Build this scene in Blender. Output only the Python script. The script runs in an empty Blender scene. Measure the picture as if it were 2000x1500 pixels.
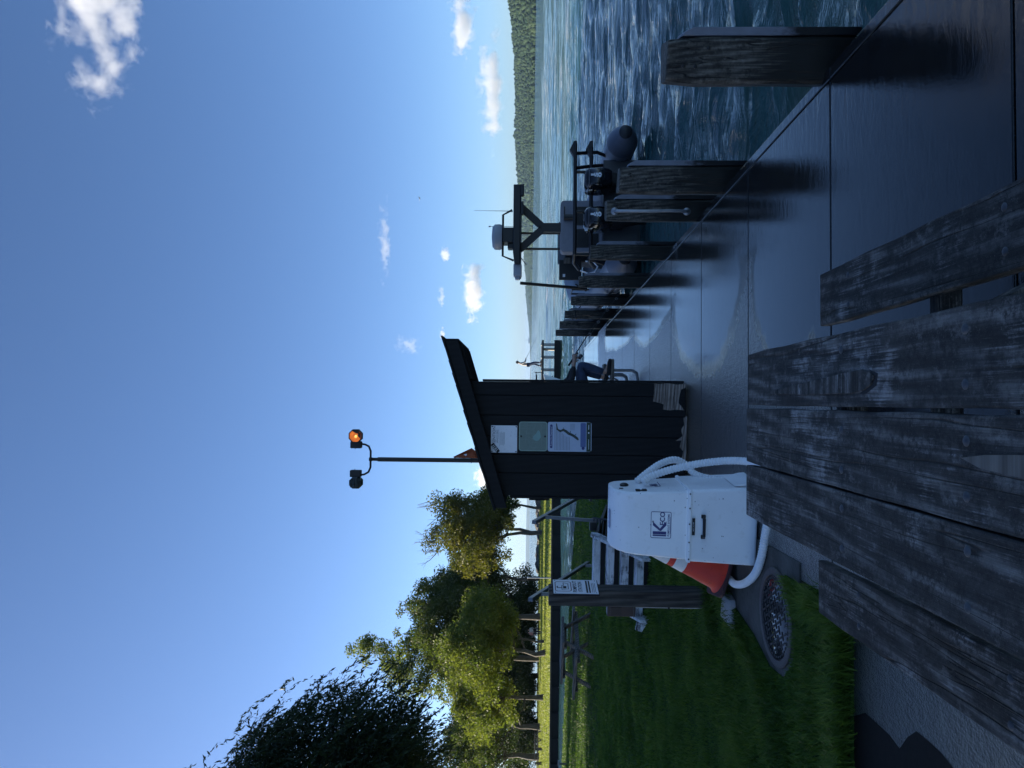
import bpy, bmesh, math, random
import numpy as np
from mathutils import Vector, Matrix, Euler, Quaternion
R = math.radians
rng = np.random.default_rng(7)
random.seed(7)
S = bpy.context.scene
COL = S.collection

# ---------------------------------------------------------------- camera (the photo was taken with the phone on its side)
CAM = Vector((0, 0, 1.72))
FPX = 1440.0                                     # focal length in pixels of the 2000 px wide photo
YAW, PITCH, ROLL = math.atan(50/FPX), math.atan(37/FPX), 0.0095
FW = Vector((math.sin(YAW)*math.cos(PITCH), math.cos(YAW)*math.cos(PITCH), math.sin(PITCH)))
R0 = Vector((math.cos(YAW), -math.sin(YAW), 0))
W0 = R0.cross(FW)
RC = R0*math.cos(ROLL) + W0*math.sin(ROLL)
WC = W0*math.cos(ROLL) - R0*math.sin(ROLL)
cam_d = bpy.data.cameras.new('camera')
cam = bpy.data.objects.new('camera', cam_d); COL.objects.link(cam)
cam_d.sensor_width = 36; cam_d.lens = FPX/2000*36
cam_d.clip_start = 0.05; cam_d.clip_end = 60000
m = Matrix.Identity(4)
X, Y, Z = -WC, RC, -FW
for i in range(3):
    m[i][0], m[i][1], m[i][2], m[i][3] = X[i], Y[i], Z[i], CAM[i]
cam.matrix_world = m
S.camera = cam

def ray(px, py):
    return FW*FPX + RC*(750-py) - WC*(px-1000)
def at(px, py, z=0.0):                           # where the sight line meets the level z
    d = ray(px, py); return CAM + d*((z-CAM.z)/d.z)
def far(px, py, y):                              # where the sight line is y metres ahead
    d = ray(px, py); return CAM + d*(y/d.y)

# ---------------------------------------------------------------- sky, sun, exposure
SUN_AZ, SUN_EL = R(-70), R(19)                   # measured from +Y towards +X
w = bpy.data.worlds.new('World'); S.world = w; w.use_nodes = True
nt = w.node_tree
bg = nt.nodes['Background']
sky = nt.nodes.new('ShaderNodeTexSky'); sky.sky_type = 'NISHITA'
sky.sun_disc = False; sky.sun_elevation = SUN_EL; sky.sun_rotation = SUN_AZ
sky.altitude = 100; sky.air_density = 0.65; sky.dust_density = 0.75; sky.ozone_density = 4.6
nt.links.new(sky.outputs[0], bg.inputs[0]); bg.inputs[1].default_value = 0.085
sd = bpy.data.lights.new('sun', 'SUN'); sd.energy = 4.8; sd.angle = R(0.5); sd.color = (1.0, 0.87, 0.68)
sun = bpy.data.objects.new('sun', sd); COL.objects.link(sun)
SD = Vector((math.sin(SUN_AZ)*math.cos(SUN_EL), math.cos(SUN_AZ)*math.cos(SUN_EL), math.sin(SUN_EL)))
sun.rotation_euler = SD.to_track_quat('Z', 'Y').to_euler()
vs = S.view_settings
S.display_settings.display_device = 'sRGB'
vs.view_transform = 'Standard'; vs.look = 'None'; vs.gamma = 1; vs.exposure = 1.38
cy = S.cycles
cy.use_denoising = True
try: cy.denoiser = 'OPENIMAGEDENOISE'; cy.denoising_prefilter = 'ACCURATE'
except Exception: pass
cy.max_bounces = 8; cy.diffuse_bounces = 3; cy.glossy_bounces = 3; cy.transmission_bounces = 4
cy.volume_bounces = 6; cy.transparent_max_bounces = 16
cy.sample_clamp_indirect = 6

# ---------------------------------------------------------------- helpers
class MB:
    """collects shapes and links them as ONE mesh object"""
    def __init__(s): s.v, s.f, s.n = [], [], 0
    def raw(s, V, F):
        s.v.extend([tuple(p) for p in V]); s.f.extend([tuple(i+s.n for i in f) for f in F]); s.n += len(V); return s
    def box(s, c, d, rot=None):
        c = Vector(c); M = Euler(rot).to_matrix() if rot else None
        P = []
        for z in (-.5, .5):
            for x, y in ((-.5, -.5), (.5, -.5), (.5, .5), (-.5, .5)):
                q = Vector((x*d[0], y*d[1], z*d[2])); P.append(c + (M @ q if M else q))
        return s.raw(P, [(3,2,1,0),(4,5,6,7),(0,1,5,4),(1,2,6,5),(2,3,7,6),(3,0,4,7)])
    def beam(s, a, b, w, h, up=(0,0,1)):                    # box from a to b
        a, b = Vector(a), Vector(b); d = (b-a).normalized(); u = Vector(up)
        r = d.cross(u)
        if r.length < 1e-4: r = d.cross(Vector((0,1,0)))
        r.normalize(); u = r.cross(d)
        P = []
        for p in (a, b):
            for i, j in ((-.5,-.5),(.5,-.5),(.5,.5),(-.5,.5)): P.append(p + r*(i*w) + u*(j*h))
        return s.raw(P, [(0,1,2,3),(7,6,5,4),(4,5,1,0),(5,6,2,1),(6,7,3,2),(7,4,0,3)])
    def tube(s, pts, rad, n=10, cap=True):
        pts = [Vector(p) for p in pts]; m = len(pts)
        if not hasattr(rad, '__len__'): rad = [rad]*m
        P, F = [], []
        t0 = (pts[1]-pts[0]).normalized()
        u = t0.cross(Vector((0,0,1)))
        if u.length < .05: u = t0.cross(Vector((0,1,0)))
        u.normalize()
        for i in range(m):
            t = (pts[min(i+1, m-1)] - pts[max(i-1, 0)]).normalized()
            u = (u - t*u.dot(t)).normalized(); v = t.cross(u)
            for k in range(n):
                a = 2*math.pi*k/n; P.append(pts[i] + (u*math.cos(a)+v*math.sin(a))*rad[i])
        for i in range(m-1):
            for k in range(n):
                k2 = (k+1) % n
                F.append((i*n+k, i*n+k2, (i+1)*n+k2, (i+1)*n+k))
        if cap: F.append(tuple(range(n-1, -1, -1))); F.append(tuple((m-1)*n+k for k in range(n)))
        return s.raw(P, F)
    def lathe(s, prof, n=24, M=None):                       # prof [(r, z)], axis z
        P, F = [], []
        for r, z in prof:
            for k in range(n):
                a = 2*math.pi*k/n; q = Vector((r*math.cos(a), r*math.sin(a), z)); P.append(M @ q if M else q)
        for i in range(len(prof)-1):
            for k in range(n):
                k2 = (k+1) % n; F.append((i*n+k, i*n+k2, (i+1)*n+k2, (i+1)*n+k))
        F.append(tuple(range(n-1, -1, -1))); F.append(tuple((len(prof)-1)*n+k for k in range(n)))
        return s.raw(P, F)
    def loft(s, rings, cap=True, closed=True):
        n = len(rings[0]); P = [p for r in rings for p in r]; F = []
        for i in range(len(rings)-1):
            for k in range(n if closed else n-1):
                k2 = (k+1) % n; F.append((i*n+k, i*n+k2, (i+1)*n+k2, (i+1)*n+k))
        if cap and closed: F.append(tuple(range(n-1, -1, -1))); F.append(tuple((len(rings)-1)*n+k for k in range(n)))
        return s.raw(P, F)
    def prism(s, poly, d0, d1, plane='xz'):                 # polygon extruded along the third axis
        def mk(a, b, d):
            return {'xz': (a, d, b), 'xy': (a, b, d), 'yz': (d, a, b)}[plane]
        n = len(poly)
        P = [mk(a, b, d0) for a, b in poly] + [mk(a, b, d1) for a, b in poly]
        F = [tuple(range(n)), tuple(range(2*n-1, n-1, -1))] + [((k+1) % n, k, n+k, n+(k+1) % n) for k in range(n)]
        return s.raw(P, F)
    def ball(s, c, r, n=12, k=8):
        c = Vector(c); r = r if hasattr(r, '__len__') else (r, r, r)
        rings = []
        for i in range(1, k):
            t = math.pi*i/k
            rings.append([c + Vector((r[0]*math.sin(t)*math.cos(2*math.pi*j/n), r[1]*math.sin(t)*math.sin(2*math.pi*j/n), -r[2]*math.cos(t))) for j in range(n)])
        P = [p for q in rings for p in q]; b = len(P); P += [c-Vector((0,0,r[2])), c+Vector((0,0,r[2]))]
        F = []
        for i in range(k-2):
            for j in range(n):
                j2 = (j+1) % n; F.append((i*n+j, i*n+j2, (i+1)*n+j2, (i+1)*n+j))
        for j in range(n):
            j2 = (j+1) % n; F.append((b, j2, j)); F.append((b+1, (k-2)*n+j, (k-2)*n+j2))
        return s.raw(P, F)
    def mesh(s, me, M):
        return s.raw([M @ v.co for v in me.vertices], [tuple(p.vertices) for p in me.polygons])
    def build(s, name, mat, parent=None, smooth=None, bevel=0, seg=2, recalc=True):
        me = bpy.data.meshes.new(name)
        me.from_pydata([tuple(p) for p in s.v], [], s.f)
        if recalc:
            b = bmesh.new(); b.from_mesh(me); bmesh.ops.recalc_face_normals(b, faces=b.faces); b.to_mesh(me); b.free()
        if mat: me.materials.append(mat)
        if smooth is not None:
            for p in me.polygons: p.use_smooth = True
            me.set_sharp_from_angle(angle=R(smooth))
        o = bpy.data.objects.new(name, me); COL.objects.link(o)
        if parent: o.parent = parent
        if bevel:
            bv = o.modifiers.new('bevel', 'BEVEL'); bv.width = bevel; bv.segments = seg; bv.limit_method = 'ANGLE'; bv.angle_limit = R(40)
            bv.harden_normals = False
        return o

def np_mesh(name, V, F, mat, parent=None, smooth=False):    # V (n,3), F (m,k) numpy arrays
    V = np.ascontiguousarray(V, dtype=np.float32); F = np.ascontiguousarray(F, dtype=np.int32)
    me = bpy.data.meshes.new(name); k = F.shape[1]
    me.vertices.add(len(V)); me.vertices.foreach_set('co', V.ravel())
    me.loops.add(F.size); me.loops.foreach_set('vertex_index', F.ravel())
    me.polygons.add(len(F)); me.polygons.foreach_set('loop_start', np.arange(0, F.size, k, dtype=np.int32))
    me.polygons.foreach_set('loop_total', np.full(len(F), k, dtype=np.int32))
    if smooth: me.polygons.foreach_set('use_smooth', np.ones(len(F), dtype=bool))
    me.update(calc_edges=True)
    me.materials.append(mat)
    o = bpy.data.objects.new(name, me); COL.objects.link(o)
    if parent: o.parent = parent
    return o

def thing(name, label, cat, loc=(0,0,0), rz=0, group=None):
    o = bpy.data.objects.new(name, None); COL.objects.link(o)
    o.empty_display_size = .1
    o.location = loc; o.rotation_euler = (0, 0, rz); o['label'] = label; o['category'] = cat
    if group: o['group'] = group
    return o
def tag(o, label, cat, group=None, kind=None):
    o['label'] = label; o['category'] = cat
    if group: o['group'] = group
    if kind: o['kind'] = kind
    return o
def struct(o): o['kind'] = 'structure'; return o
def copy_tree(o, parent=None):
    c = o.copy(); COL.objects.link(c)
    if parent: c.parent = parent
    for ch in [x for x in COL.objects if x.parent == o]: copy_tree(ch, c)
    return c

_txt = {}
def text_me(body, size=1.0, align='CENTER', bold=0.0, space=1.0):
    cu = bpy.data.curves.new('t', 'FONT'); cu.body = body; cu.size = size; cu.align_x = align; cu.align_y = 'CENTER'
    cu.extrude = 0.0; cu.offset = bold; cu.resolution_u = 2; cu.space_character = space
    o = bpy.data.objects.new('t', cu); COL.objects.link(o)
    dg = bpy.context.evaluated_depsgraph_get()
    me = bpy.data.meshes.new_from_object(o.evaluated_get(dg))
    bpy.data.objects.remove(o); bpy.data.curves.remove(cu)
    return me
FRONT = Matrix(((1,0,0,0),(0,0,-1,0),(0,1,0,0),(0,0,0,1)))   # text plane xy -> facing -Y (x right, z up)
def put_text(mb, body, x, z, size, y=0, align='CENTER', bold=0.0, rot=0, sx=1.0, space=1.0):
    me = text_me(body, size, align, bold, space)
    M = Matrix.Translation((x, y, z)) @ FRONT @ Matrix.Rotation(rot, 4, 'Z') @ Matrix.Diagonal((sx, 1, 1, 1))
    mb.mesh(me, M); bpy.data.meshes.remove(me)
def rrect(cx, cz, w, h, r, n=5):
    P = []
    for qx, qz, a0 in ((1,1,0),(-1,1,90),(-1,-1,180),(1,-1,270)):
        for i in range(n+1):
            a = R(a0+90*i/n); P.append((cx+qx*(w/2-r)+r*math.cos(a), cz+qz*(h/2-r)+r*math.sin(a)))
    return P
def ring_outline(mb, poly_out, poly_in, y):
    n = len(poly_out)
    mb.raw([(a, y, b) for a, b in poly_out]+[(a, y, b) for a, b in poly_in], [(k, (k+1) % n, n+(k+1) % n, n+k) for k in range(n)])

# ---------------------------------------------------------------- materials
def newmat(name):
    mt = bpy.data.materials.new(name); mt.use_nodes = True
    nt = mt.node_tree; return mt, nt, nt.nodes['Principled BSDF']
class G:                                                     # short node writer
    def __init__(s, nt): s.nt = nt
    def n(s, t, **k):
        d = s.nt.nodes.new('ShaderNode'+t)
        for a, b in k.items():
            if a.startswith('_'): d.inputs[int(a[1:])].default_value = b
            else: setattr(d, a, b)
        return d
    def l(s, a, b): s.nt.links.new(a, b)
    def coord(s, kind='Object', scale=(1,1,1), rnd=True, loc=(0,0,0)):
        tc = s.n('TexCoord'); o = tc.outputs[kind]
        if rnd:
            oi = s.n('ObjectInfo'); mu = s.n('VectorMath', operation='SCALE'); mu.inputs[0].default_value = (37, 53, 29)
            s.l(oi.outputs['Random'], mu.inputs['Scale']); ad = s.n('VectorMath', operation='ADD')
            s.l(o, ad.inputs[0]); s.l(mu.outputs[0], ad.inputs[1]); o = ad.outputs[0]
        mp = s.n('Mapping'); mp.inputs['Scale'].default_value = scale; mp.inputs['Location'].default_value = loc
        s.l(o, mp.inputs[0]); return mp.outputs[0]
    def noise(s, vec, scale=1, detail=4, rough=.55, dist=0):
        d = s.n('TexNoise'); d.inputs['Scale'].default_value = scale; d.inputs['Detail'].default_value = detail
        d.inputs['Roughness'].default_value = rough; d.inputs['Distortion'].default_value = dist
        s.l(vec, d.inputs['Vector']); return d.outputs['Fac']
    def math(s, op, a, b=None, clamp=False):
        d = s.n('Math', operation=op); d.use_clamp = clamp
        for i, q in enumerate((a, b)):
            if q is None: continue
            if hasattr(q, 'links') or hasattr(q, 'is_linked'): s.l(q, d.inputs[i])
            else: d.inputs[i].default_value = q
        return d.outputs[0]
    def ramp(s, fac, stops):
        d = s.n('ValToRGB'); e = d.color_ramp.elements
        while len(e) < len(stops): e.new(.5)
        for i, (p, c) in enumerate(stops):
            e[i].position = p; e[i].color = tuple(c)+(1,) if len(c) == 3 else c
        s.l(fac, d.inputs[0]); return d.outputs[0]
    def step(s, fac, a, b):
        d = s.n('MapRange'); d.inputs[1].default_value = a; d.inputs[2].default_value = b; d.clamp = True
        s.l(fac, d.inputs[0]); return d.outputs[0]
    def mix(s, fac, a, b, mode='MIX'):
        d = s.n('Mix', data_type='RGBA', blend_type=mode)
        for i, q in ((0, fac), (6, a), (7, b)):
            if hasattr(q, 'is_linked'): s.l(q, d.inputs[i])
            elif i == 0: d.inputs[0].default_value = q
            else: d.inputs[i].default_value = tuple(q)+(1,)
        return d.outputs[2]
    def n_x(s, v):
        d = s.n('SeparateXYZ'); s.l(v, d.inputs[0]); return d.outputs[0]
    def bump(s, h, strength=.3, dist=.01, normal=None):
        d = s.n('Bump'); d.inputs['Strength'].default_value = strength; d.inputs['Distance'].default_value = dist
        s.l(h, d.inputs['Height'])
        if normal is not None: s.l(normal, d.inputs['Normal'])
        return d.outputs[0]

def plain(name, col, rough=.5, metal=0, var=.12, scale=9, bump=.05, spec=.5, dirt=None):
    mt, nt, p = newmat(name); g = G(nt)
    v = g.coord(); f = g.noise(v, scale, 6, .6)
    lo = [c*(1-var) for c in col]; hi = [min(1, c*(1+var)) for c in col]
    c = g.ramp(f, [(.3, lo), (.7, hi)])
    if dirt:
        f2 = g.noise(v, scale*4, 8, .7); c = g.mix(g.step(f2, .56, .72), c, dirt)
    g.l(c, p.inputs['Base Color'])
    p.inputs['Roughness'].default_value = rough; p.inputs['Metallic'].default_value = metal
    p.inputs['Specular IOR Level'].default_value = spec
    if bump: g.l(g.bump(g.noise(v, scale*6, 5), bump, .01), p.inputs['Normal'])
    return mt

def wood(name, dark, mid, light, axis='x', paint=None, paint_amt=.5, wet=None, crack=.5, fine=1.0, rough=.8, bump=.5, knots=True, warpf=.035, speck=0):
    mt, nt, p = newmat(name); g = G(nt)
    def sc(l, c): return {'x': (l, c, c), 'y': (c, l, c), 'z': (c, c, l)}[axis]
    iso = g.coord()
    warp = g.n('VectorMath', operation='SCALE'); nz = g.n('TexNoise'); nz.inputs['Scale'].default_value = 1.6; nz.inputs['Detail'].default_value = 2
    g.l(iso, nz.inputs['Vector']); g.l(nz.outputs['Color'], warp.inputs[0]); warp.inputs['Scale'].default_value = warpf
    wv = g.n('VectorMath', operation='ADD'); g.l(iso, wv.inputs[0]); g.l(warp.outputs[0], wv.inputs[1])
    def st(l, c):
        mp = g.n('Mapping'); mp.inputs['Scale'].default_value = sc(l, c); g.l(wv.outputs[0], mp.inputs[0]); return mp.outputs[0]
    a = g.noise(st(.5*fine, 26*fine), 1, 7, .66, .25)
    b = g.noise(st(3.2*fine, 150*fine), 1, 4, .7)
    rings = g.n('TexWave', wave_type='BANDS', bands_direction='DIAGONAL'); rings.inputs['Scale'].default_value = 7*fine
    rings.inputs['Distortion'].default_value = 9; rings.inputs['Detail'].default_value = 2; rings.inputs['Detail Scale'].default_value = .35
    g.l(st(.16, 1.3), rings.inputs['Vector'])
    f = g.math('ADD', g.math('MULTIPLY', a, .55), g.math('MULTIPLY', b, .3))
    f = g.math('ADD', f, g.math('MULTIPLY', rings.outputs['Fac'], .15))
    col = g.ramp(f, [(.34, dark), (.5, mid), (.66, light)])
    pt = g.noise(iso, 3.1*fine, 6, .66)
    if paint:
        pf = g.math('MULTIPLY', g.step(g.math('ADD', pt, g.math('MULTIPLY', g.math('SUBTRACT', b, .5), .55)), .62-.22*paint_amt, .74-.22*paint_amt), .85)
        col = g.mix(pf, col, paint)
    st2 = g.noise(iso, 1.7*fine, 5, .6)
    col = g.mix(g.math('MULTIPLY', g.step(st2, .5, .75), .6), col, [c*.55 for c in dark])
    cr = g.noise(st(.35*fine, 9*fine), 1, 3, .5, .3)
    ck = g.math('SUBTRACT', 1, g.step(g.math('ABSOLUTE', g.math('SUBTRACT', cr, .5)), .002, .010))
    ck = g.math('MULTIPLY', ck, crack)
    col = g.mix(ck, col, (.004, .004, .005))
    h = g.math('SUBTRACT', g.math('ADD', g.math('MULTIPLY', a, .6), g.math('MULTIPLY', b, .5)), g.math('MULTIPLY', ck, 1.2))
    if knots:
        vo = g.n('TexVoronoi', feature='F1'); vo.inputs['Scale'].default_value = 1.0; g.l(st(1.6, 5), vo.inputs['Vector'])
        kf = g.math('SUBTRACT', 1, g.step(vo.outputs['Distance'], .06, .15)); col = g.mix(g.math('MULTIPLY', kf, .75), col, [c*.4 for c in dark])
    if speck:                                                  # black algae speckle in blotches
        sp = g.noise(iso, 60, 6, .8); bl = g.step(g.noise(iso, 7, 5, .65), .40, .60)
        col = g.mix(g.math('MULTIPLY', g.math('MULTIPLY', g.step(sp, .46, .56), bl), speck), col, (.006,.006,.0065))
        fl = g.noise(iso, 120, 3, .7); col = g.mix(g.math('MULTIPLY', g.step(fl, .60, .72), .5), col, light)
        bl2 = g.noise(iso, 11, 8, .78); col = g.mix(g.math('MULTIPLY', g.step(bl2, .50, .62), .75), col, [c*.5 for c in dark]); col = g.mix(g.math('MULTIPLY', g.step(bl2, .44, .34), .40), col, [min(1, c*1.5) for c in light])
        h = g.math('ADD', h, g.math('MULTIPLY', sp, .5))
    if wet is not None:                                       # soaked and algae dark below this height of the timber
        sx = g.n('SeparateXYZ'); tc = g.n('TexCoord'); g.l(tc.outputs['Object'], sx.inputs[0])
        hz = g.math('ADD', sx.outputs[2], g.math('MULTIPLY', g.math('SUBTRACT', a, .5), .9))
        wf = g.math('SUBTRACT', 1, g.step(hz, wet-.10, wet+.14))
        col = g.mix(wf, col, (.004, .0045, .004))
        rr = g.n('MapRange'); g.l(wf, rr.inputs[0]); rr.inputs[3].default_value = rough; rr.inputs[4].default_value = .38
        g.l(rr.outputs[0], p.inputs['Roughness'])
    else: p.inputs['Roughness'].default_value = rough
    g.l(col, p.inputs['Base Color']); p.inputs['Specular IOR Level'].default_value = .35
    g.l(g.bump(h, bump, .006), p.inputs['Normal'])
    return mt

M = {}
M['table_wood'] = wood('weathered_table_wood', (.0125,.012,.0112), (.052,.049,.045), (.20,.19,.175), 'x', paint=(.35,.34,.33), paint_amt=.30, crack=.9, bump=1.0, warpf=.02, speck=.85)
M['raw_wood'] = wood('raw_split_wood', (.10,.085,.07), (.17,.15,.125), (.24,.215,.18), 'x', crack=.3, bump=.5, knots=False)
M['pile_wood'] = wood('pile_wood', (.020,.018,.015), (.085,.077,.064), (.20,.185,.155), 'z', crack=1, wet=.36, bump=1.0, warpf=.02, fine=1.7, speck=.5)
M['post_wood'] = wood('post_wood', (.02,.018,.016), (.06,.054,.048), (.125,.115,.10), 'z', crack=.8, bump=.8, warpf=.03)
M['far_wood'] = wood('grey_timber', (.05,.045,.04), (.12,.11,.10), (.22,.2,.18), 'x', crack=.4, bump=.5)
M['fender'] = plain('fender_board', (.17,.18,.21), .75, var=.2, scale=5, bump=.2)
M['peel'] = wood('peeling_white_paint', (.04,.04,.045), (.10,.10,.11), (.2,.2,.21), 'x', paint=(.80,.81,.83), paint_amt=1.15, crack=.6, fine=1.3, bump=.6, knots=False)
M['black'] = plain('black_paint', (.006,.0065,.008), .45, var=.3, bump=.05)
M['black_gloss'] = plain('black_gloss', (.006,.007,.009), .12, var=.2, bump=0)
M['dark_slot'] = plain('dark_gap', (.008,.009,.012), .8)  # near-black: shade in gaps put into colour, also sign backing
M['alu'] = plain('grey_aluminium', (.16,.17,.19), .42, metal=.6, var=.15, bump=.05)
M['steel'] = plain('galvanised_bolt', (.085,.09,.10), .6, metal=.6, var=.25, scale=60)
M['stainless'] = plain('stainless_tube', (.30,.31,.33), .45, metal=.8, var=.15)
M['white'] = plain('white_gelcoat', (.86,.87,.88), .32, var=.03, bump=.02)
M['signwhite'] = plain('sign_white', (.78,.79,.82), .45, var=.04, bump=0, dirt=(.62,.63,.66))
M['navy'] = plain('navy_print', (.03,.035,.16), .4, var=.05, bump=0)
M['ink'] = plain('black_print', (.012,.012,.014), .5, bump=0)
M['redink'] = plain('dark_red_print', (.12,.02,.02), .5, bump=0)
M['faded'] = plain('faded_print', (.25,.27,.30), .6, bump=0)
M['whiteink'] = plain('white_print', (.75,.77,.8), .5, bump=0)
M['skin'] = plain('skin', (.36,.22,.16), .5, var=.08, scale=25)
M['denim'] = plain('blue_denim', (.024,.044,.088), .85, var=.25, scale=18, bump=.2)
M['blackcloth'] = plain('black_cloth', (.012,.013,.017), .85, var=.3, bump=.2)
M['greycloth'] = plain('pale_grey_cloth', (.38,.37,.36), .85, var=.12, bump=.2)
M['redcloth'] = plain('pink_cloth', (.45,.22,.2), .85, var=.12)
M['hair'] = plain('dark_hair', (.02,.014,.01), .6)
M['hypalon'] = plain('grey_tube_fabric', (.21,.235,.285), .5, var=.06, scale=4, bump=.04)
M['hypalon_dark'] = plain('black_tube_cap', (.012,.013,.016), .55)
M['boatgrey'] = plain('grey_hull', (.05,.053,.06), .4, var=.05)
# ================================================================ THE SETTING
WATER = -0.22
# ---- lake: one wave sheet from the dock to the horizon
def lake_material():
    mt, nt, p = newmat('lake_water'); g = G(nt)
    p.inputs['Base Color'].default_value = (.015, .05, .05, 1); p.inputs['Roughness'].default_value = .04
    p.inputs['IOR'].default_value = 1.37
    v = g.coord('Object', (1, 1, 1), False)
    big = g.noise(g.coord('Object', (.012, .035, 1), False), 1, 4, .6)
    c = g.ramp(big, [(.35, (.018, .062, .066)), (.5, (.028, .088, .078)), (.68, (.06, .10, .055))])
    g.l(c, p.inputs['Base Color'])
    h = g.math('ADD', g.noise(g.coord('Object', (.75, 3.4, 1), False), 1, 6, .62, .35), g.math('MULTIPLY', g.noise(g.coord('Object', (3.5, 15, 1), False), 1, 4, .62, .3), .20))
    b1 = g.bump(h, .8, .17)
    sw = g.noise(g.coord('Object', (.10, .42, 1), False), 1, 4, .6, .2)
    b2 = g.bump(sw, .8, .9, b1)
    # beyond a few tens of metres the ripples are far below a pixel: tilt the normals themselves
    nz = g.n('TexNoise'); nz.inputs['Detail'].default_value = 5; nz.inputs['Roughness'].default_value = .65; nz.inputs['Scale'].default_value = 1
    g.l(g.coord('Object', (.45, 2.2, 1), False), nz.inputs['Vector'])
    sb = g.n('VectorMath', operation='SUBTRACT'); g.l(nz.outputs['Color'], sb.inputs[0]); sb.inputs[1].default_value = (.5, .5, .5)
    ml = g.n('VectorMath', operation='MULTIPLY'); g.l(sb.outputs[0], ml.inputs[0]); ml.inputs[1].default_value = (.6, 1.5, 0)
    le = g.n('VectorMath', operation='LENGTH'); g.l(v, le.inputs[0])
    wt = g.step(le.outputs['Value'], 14, 75)
    sc = g.n('VectorMath', operation='SCALE'); g.l(ml.outputs[0], sc.inputs[0]); g.l(wt, sc.inputs['Scale'])
    ad = g.n('VectorMath', operation='ADD'); g.l(b2, ad.inputs[0]); g.l(sc.outputs[0], ad.inputs[1])
    nn = g.n('VectorMath', operation='NORMALIZE'); g.l(ad.outputs[0], nn.inputs[0]); g.l(nn.outputs[0], p.inputs['Normal'])
    return mt
def make_lake():
    r = [1.2]
    while r[-1] < 45: r.append(r[-1]*1.0062)
    while r[-1] < 420: r.append(r[-1]*1.012)
    while r[-1] < 16000: r.append(r[-1]*1.045)
    r = np.array(r); th = np.radians(np.linspace(-72, 76, 620))
    RR, TT = np.meshgrid(r, th, indexing='ij')
    x0 = RR*np.sin(TT); y0 = RR*np.cos(TT)
    dx = np.zeros_like(x0); dy = np.zeros_like(x0); dz = np.zeros_like(x0)
    rg = np.random.default_rng(3)
    cell = np.maximum(RR*np.radians(148/620), np.gradient(r)[:, None])
    for i in range(90):
        lam = .20*(1.9/.20)**rg.random(); a = rg.normal(0, .27)+.12
        kx, ky = math.sin(a)*2*math.pi/lam, -math.cos(a)*2*math.pi/lam
        amp = .0060*lam**.70*(.5+rg.random()); ph = rg.random()*6.28
        fade = np.clip((lam/cell-2.5)/3, 0, 1)
        q = kx*x0+ky*y0+ph + .6*np.sin(.31*x0+.13*y0+ph*3)
        k = math.hypot(kx, ky)
        dz += amp*np.cos(q)*fade; dx -= .8*amp*kx/k*np.sin(q)*fade; dy -= .8*amp*ky/k*np.sin(q)*fade
    for i in range(26):                                     # longer lake waves that still show far out
        lam = 2.2*(11/2.2)**rg.random(); a = rg.normal(0, .22)+.1; kx, ky = math.sin(a)*2*math.pi/lam, -math.cos(a)*2*math.pi/lam
        fade = np.clip((lam/cell-2.5)/3, 0, 1)*np.clip((RR-9)/40, 0, 1)
        dz += .0035*lam*(.5+rg.random())*np.cos(kx*x0+ky*y0+rg.random()*6.28+.8*np.sin(.09*x0+.05*y0+i))*fade
    gust = .75+.35*np.sin(.21*x0+1.3)*np.sin(.17*y0+.4)
    V = np.stack([x0+dx, y0+dy, WATER+dz*gust], -1).reshape(-1, 3)
    n, k = RR.shape; idx = np.arange(n*k).reshape(n, k)
    F = np.stack([idx[:-1, :-1], idx[:-1, 1:], idx[1:, 1:], idx[1:, :-1]], -1).reshape(-1, 4)
    o = np_mesh('lake', V, F, lake_material(), smooth=True); struct(o)
make_lake()

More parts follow.
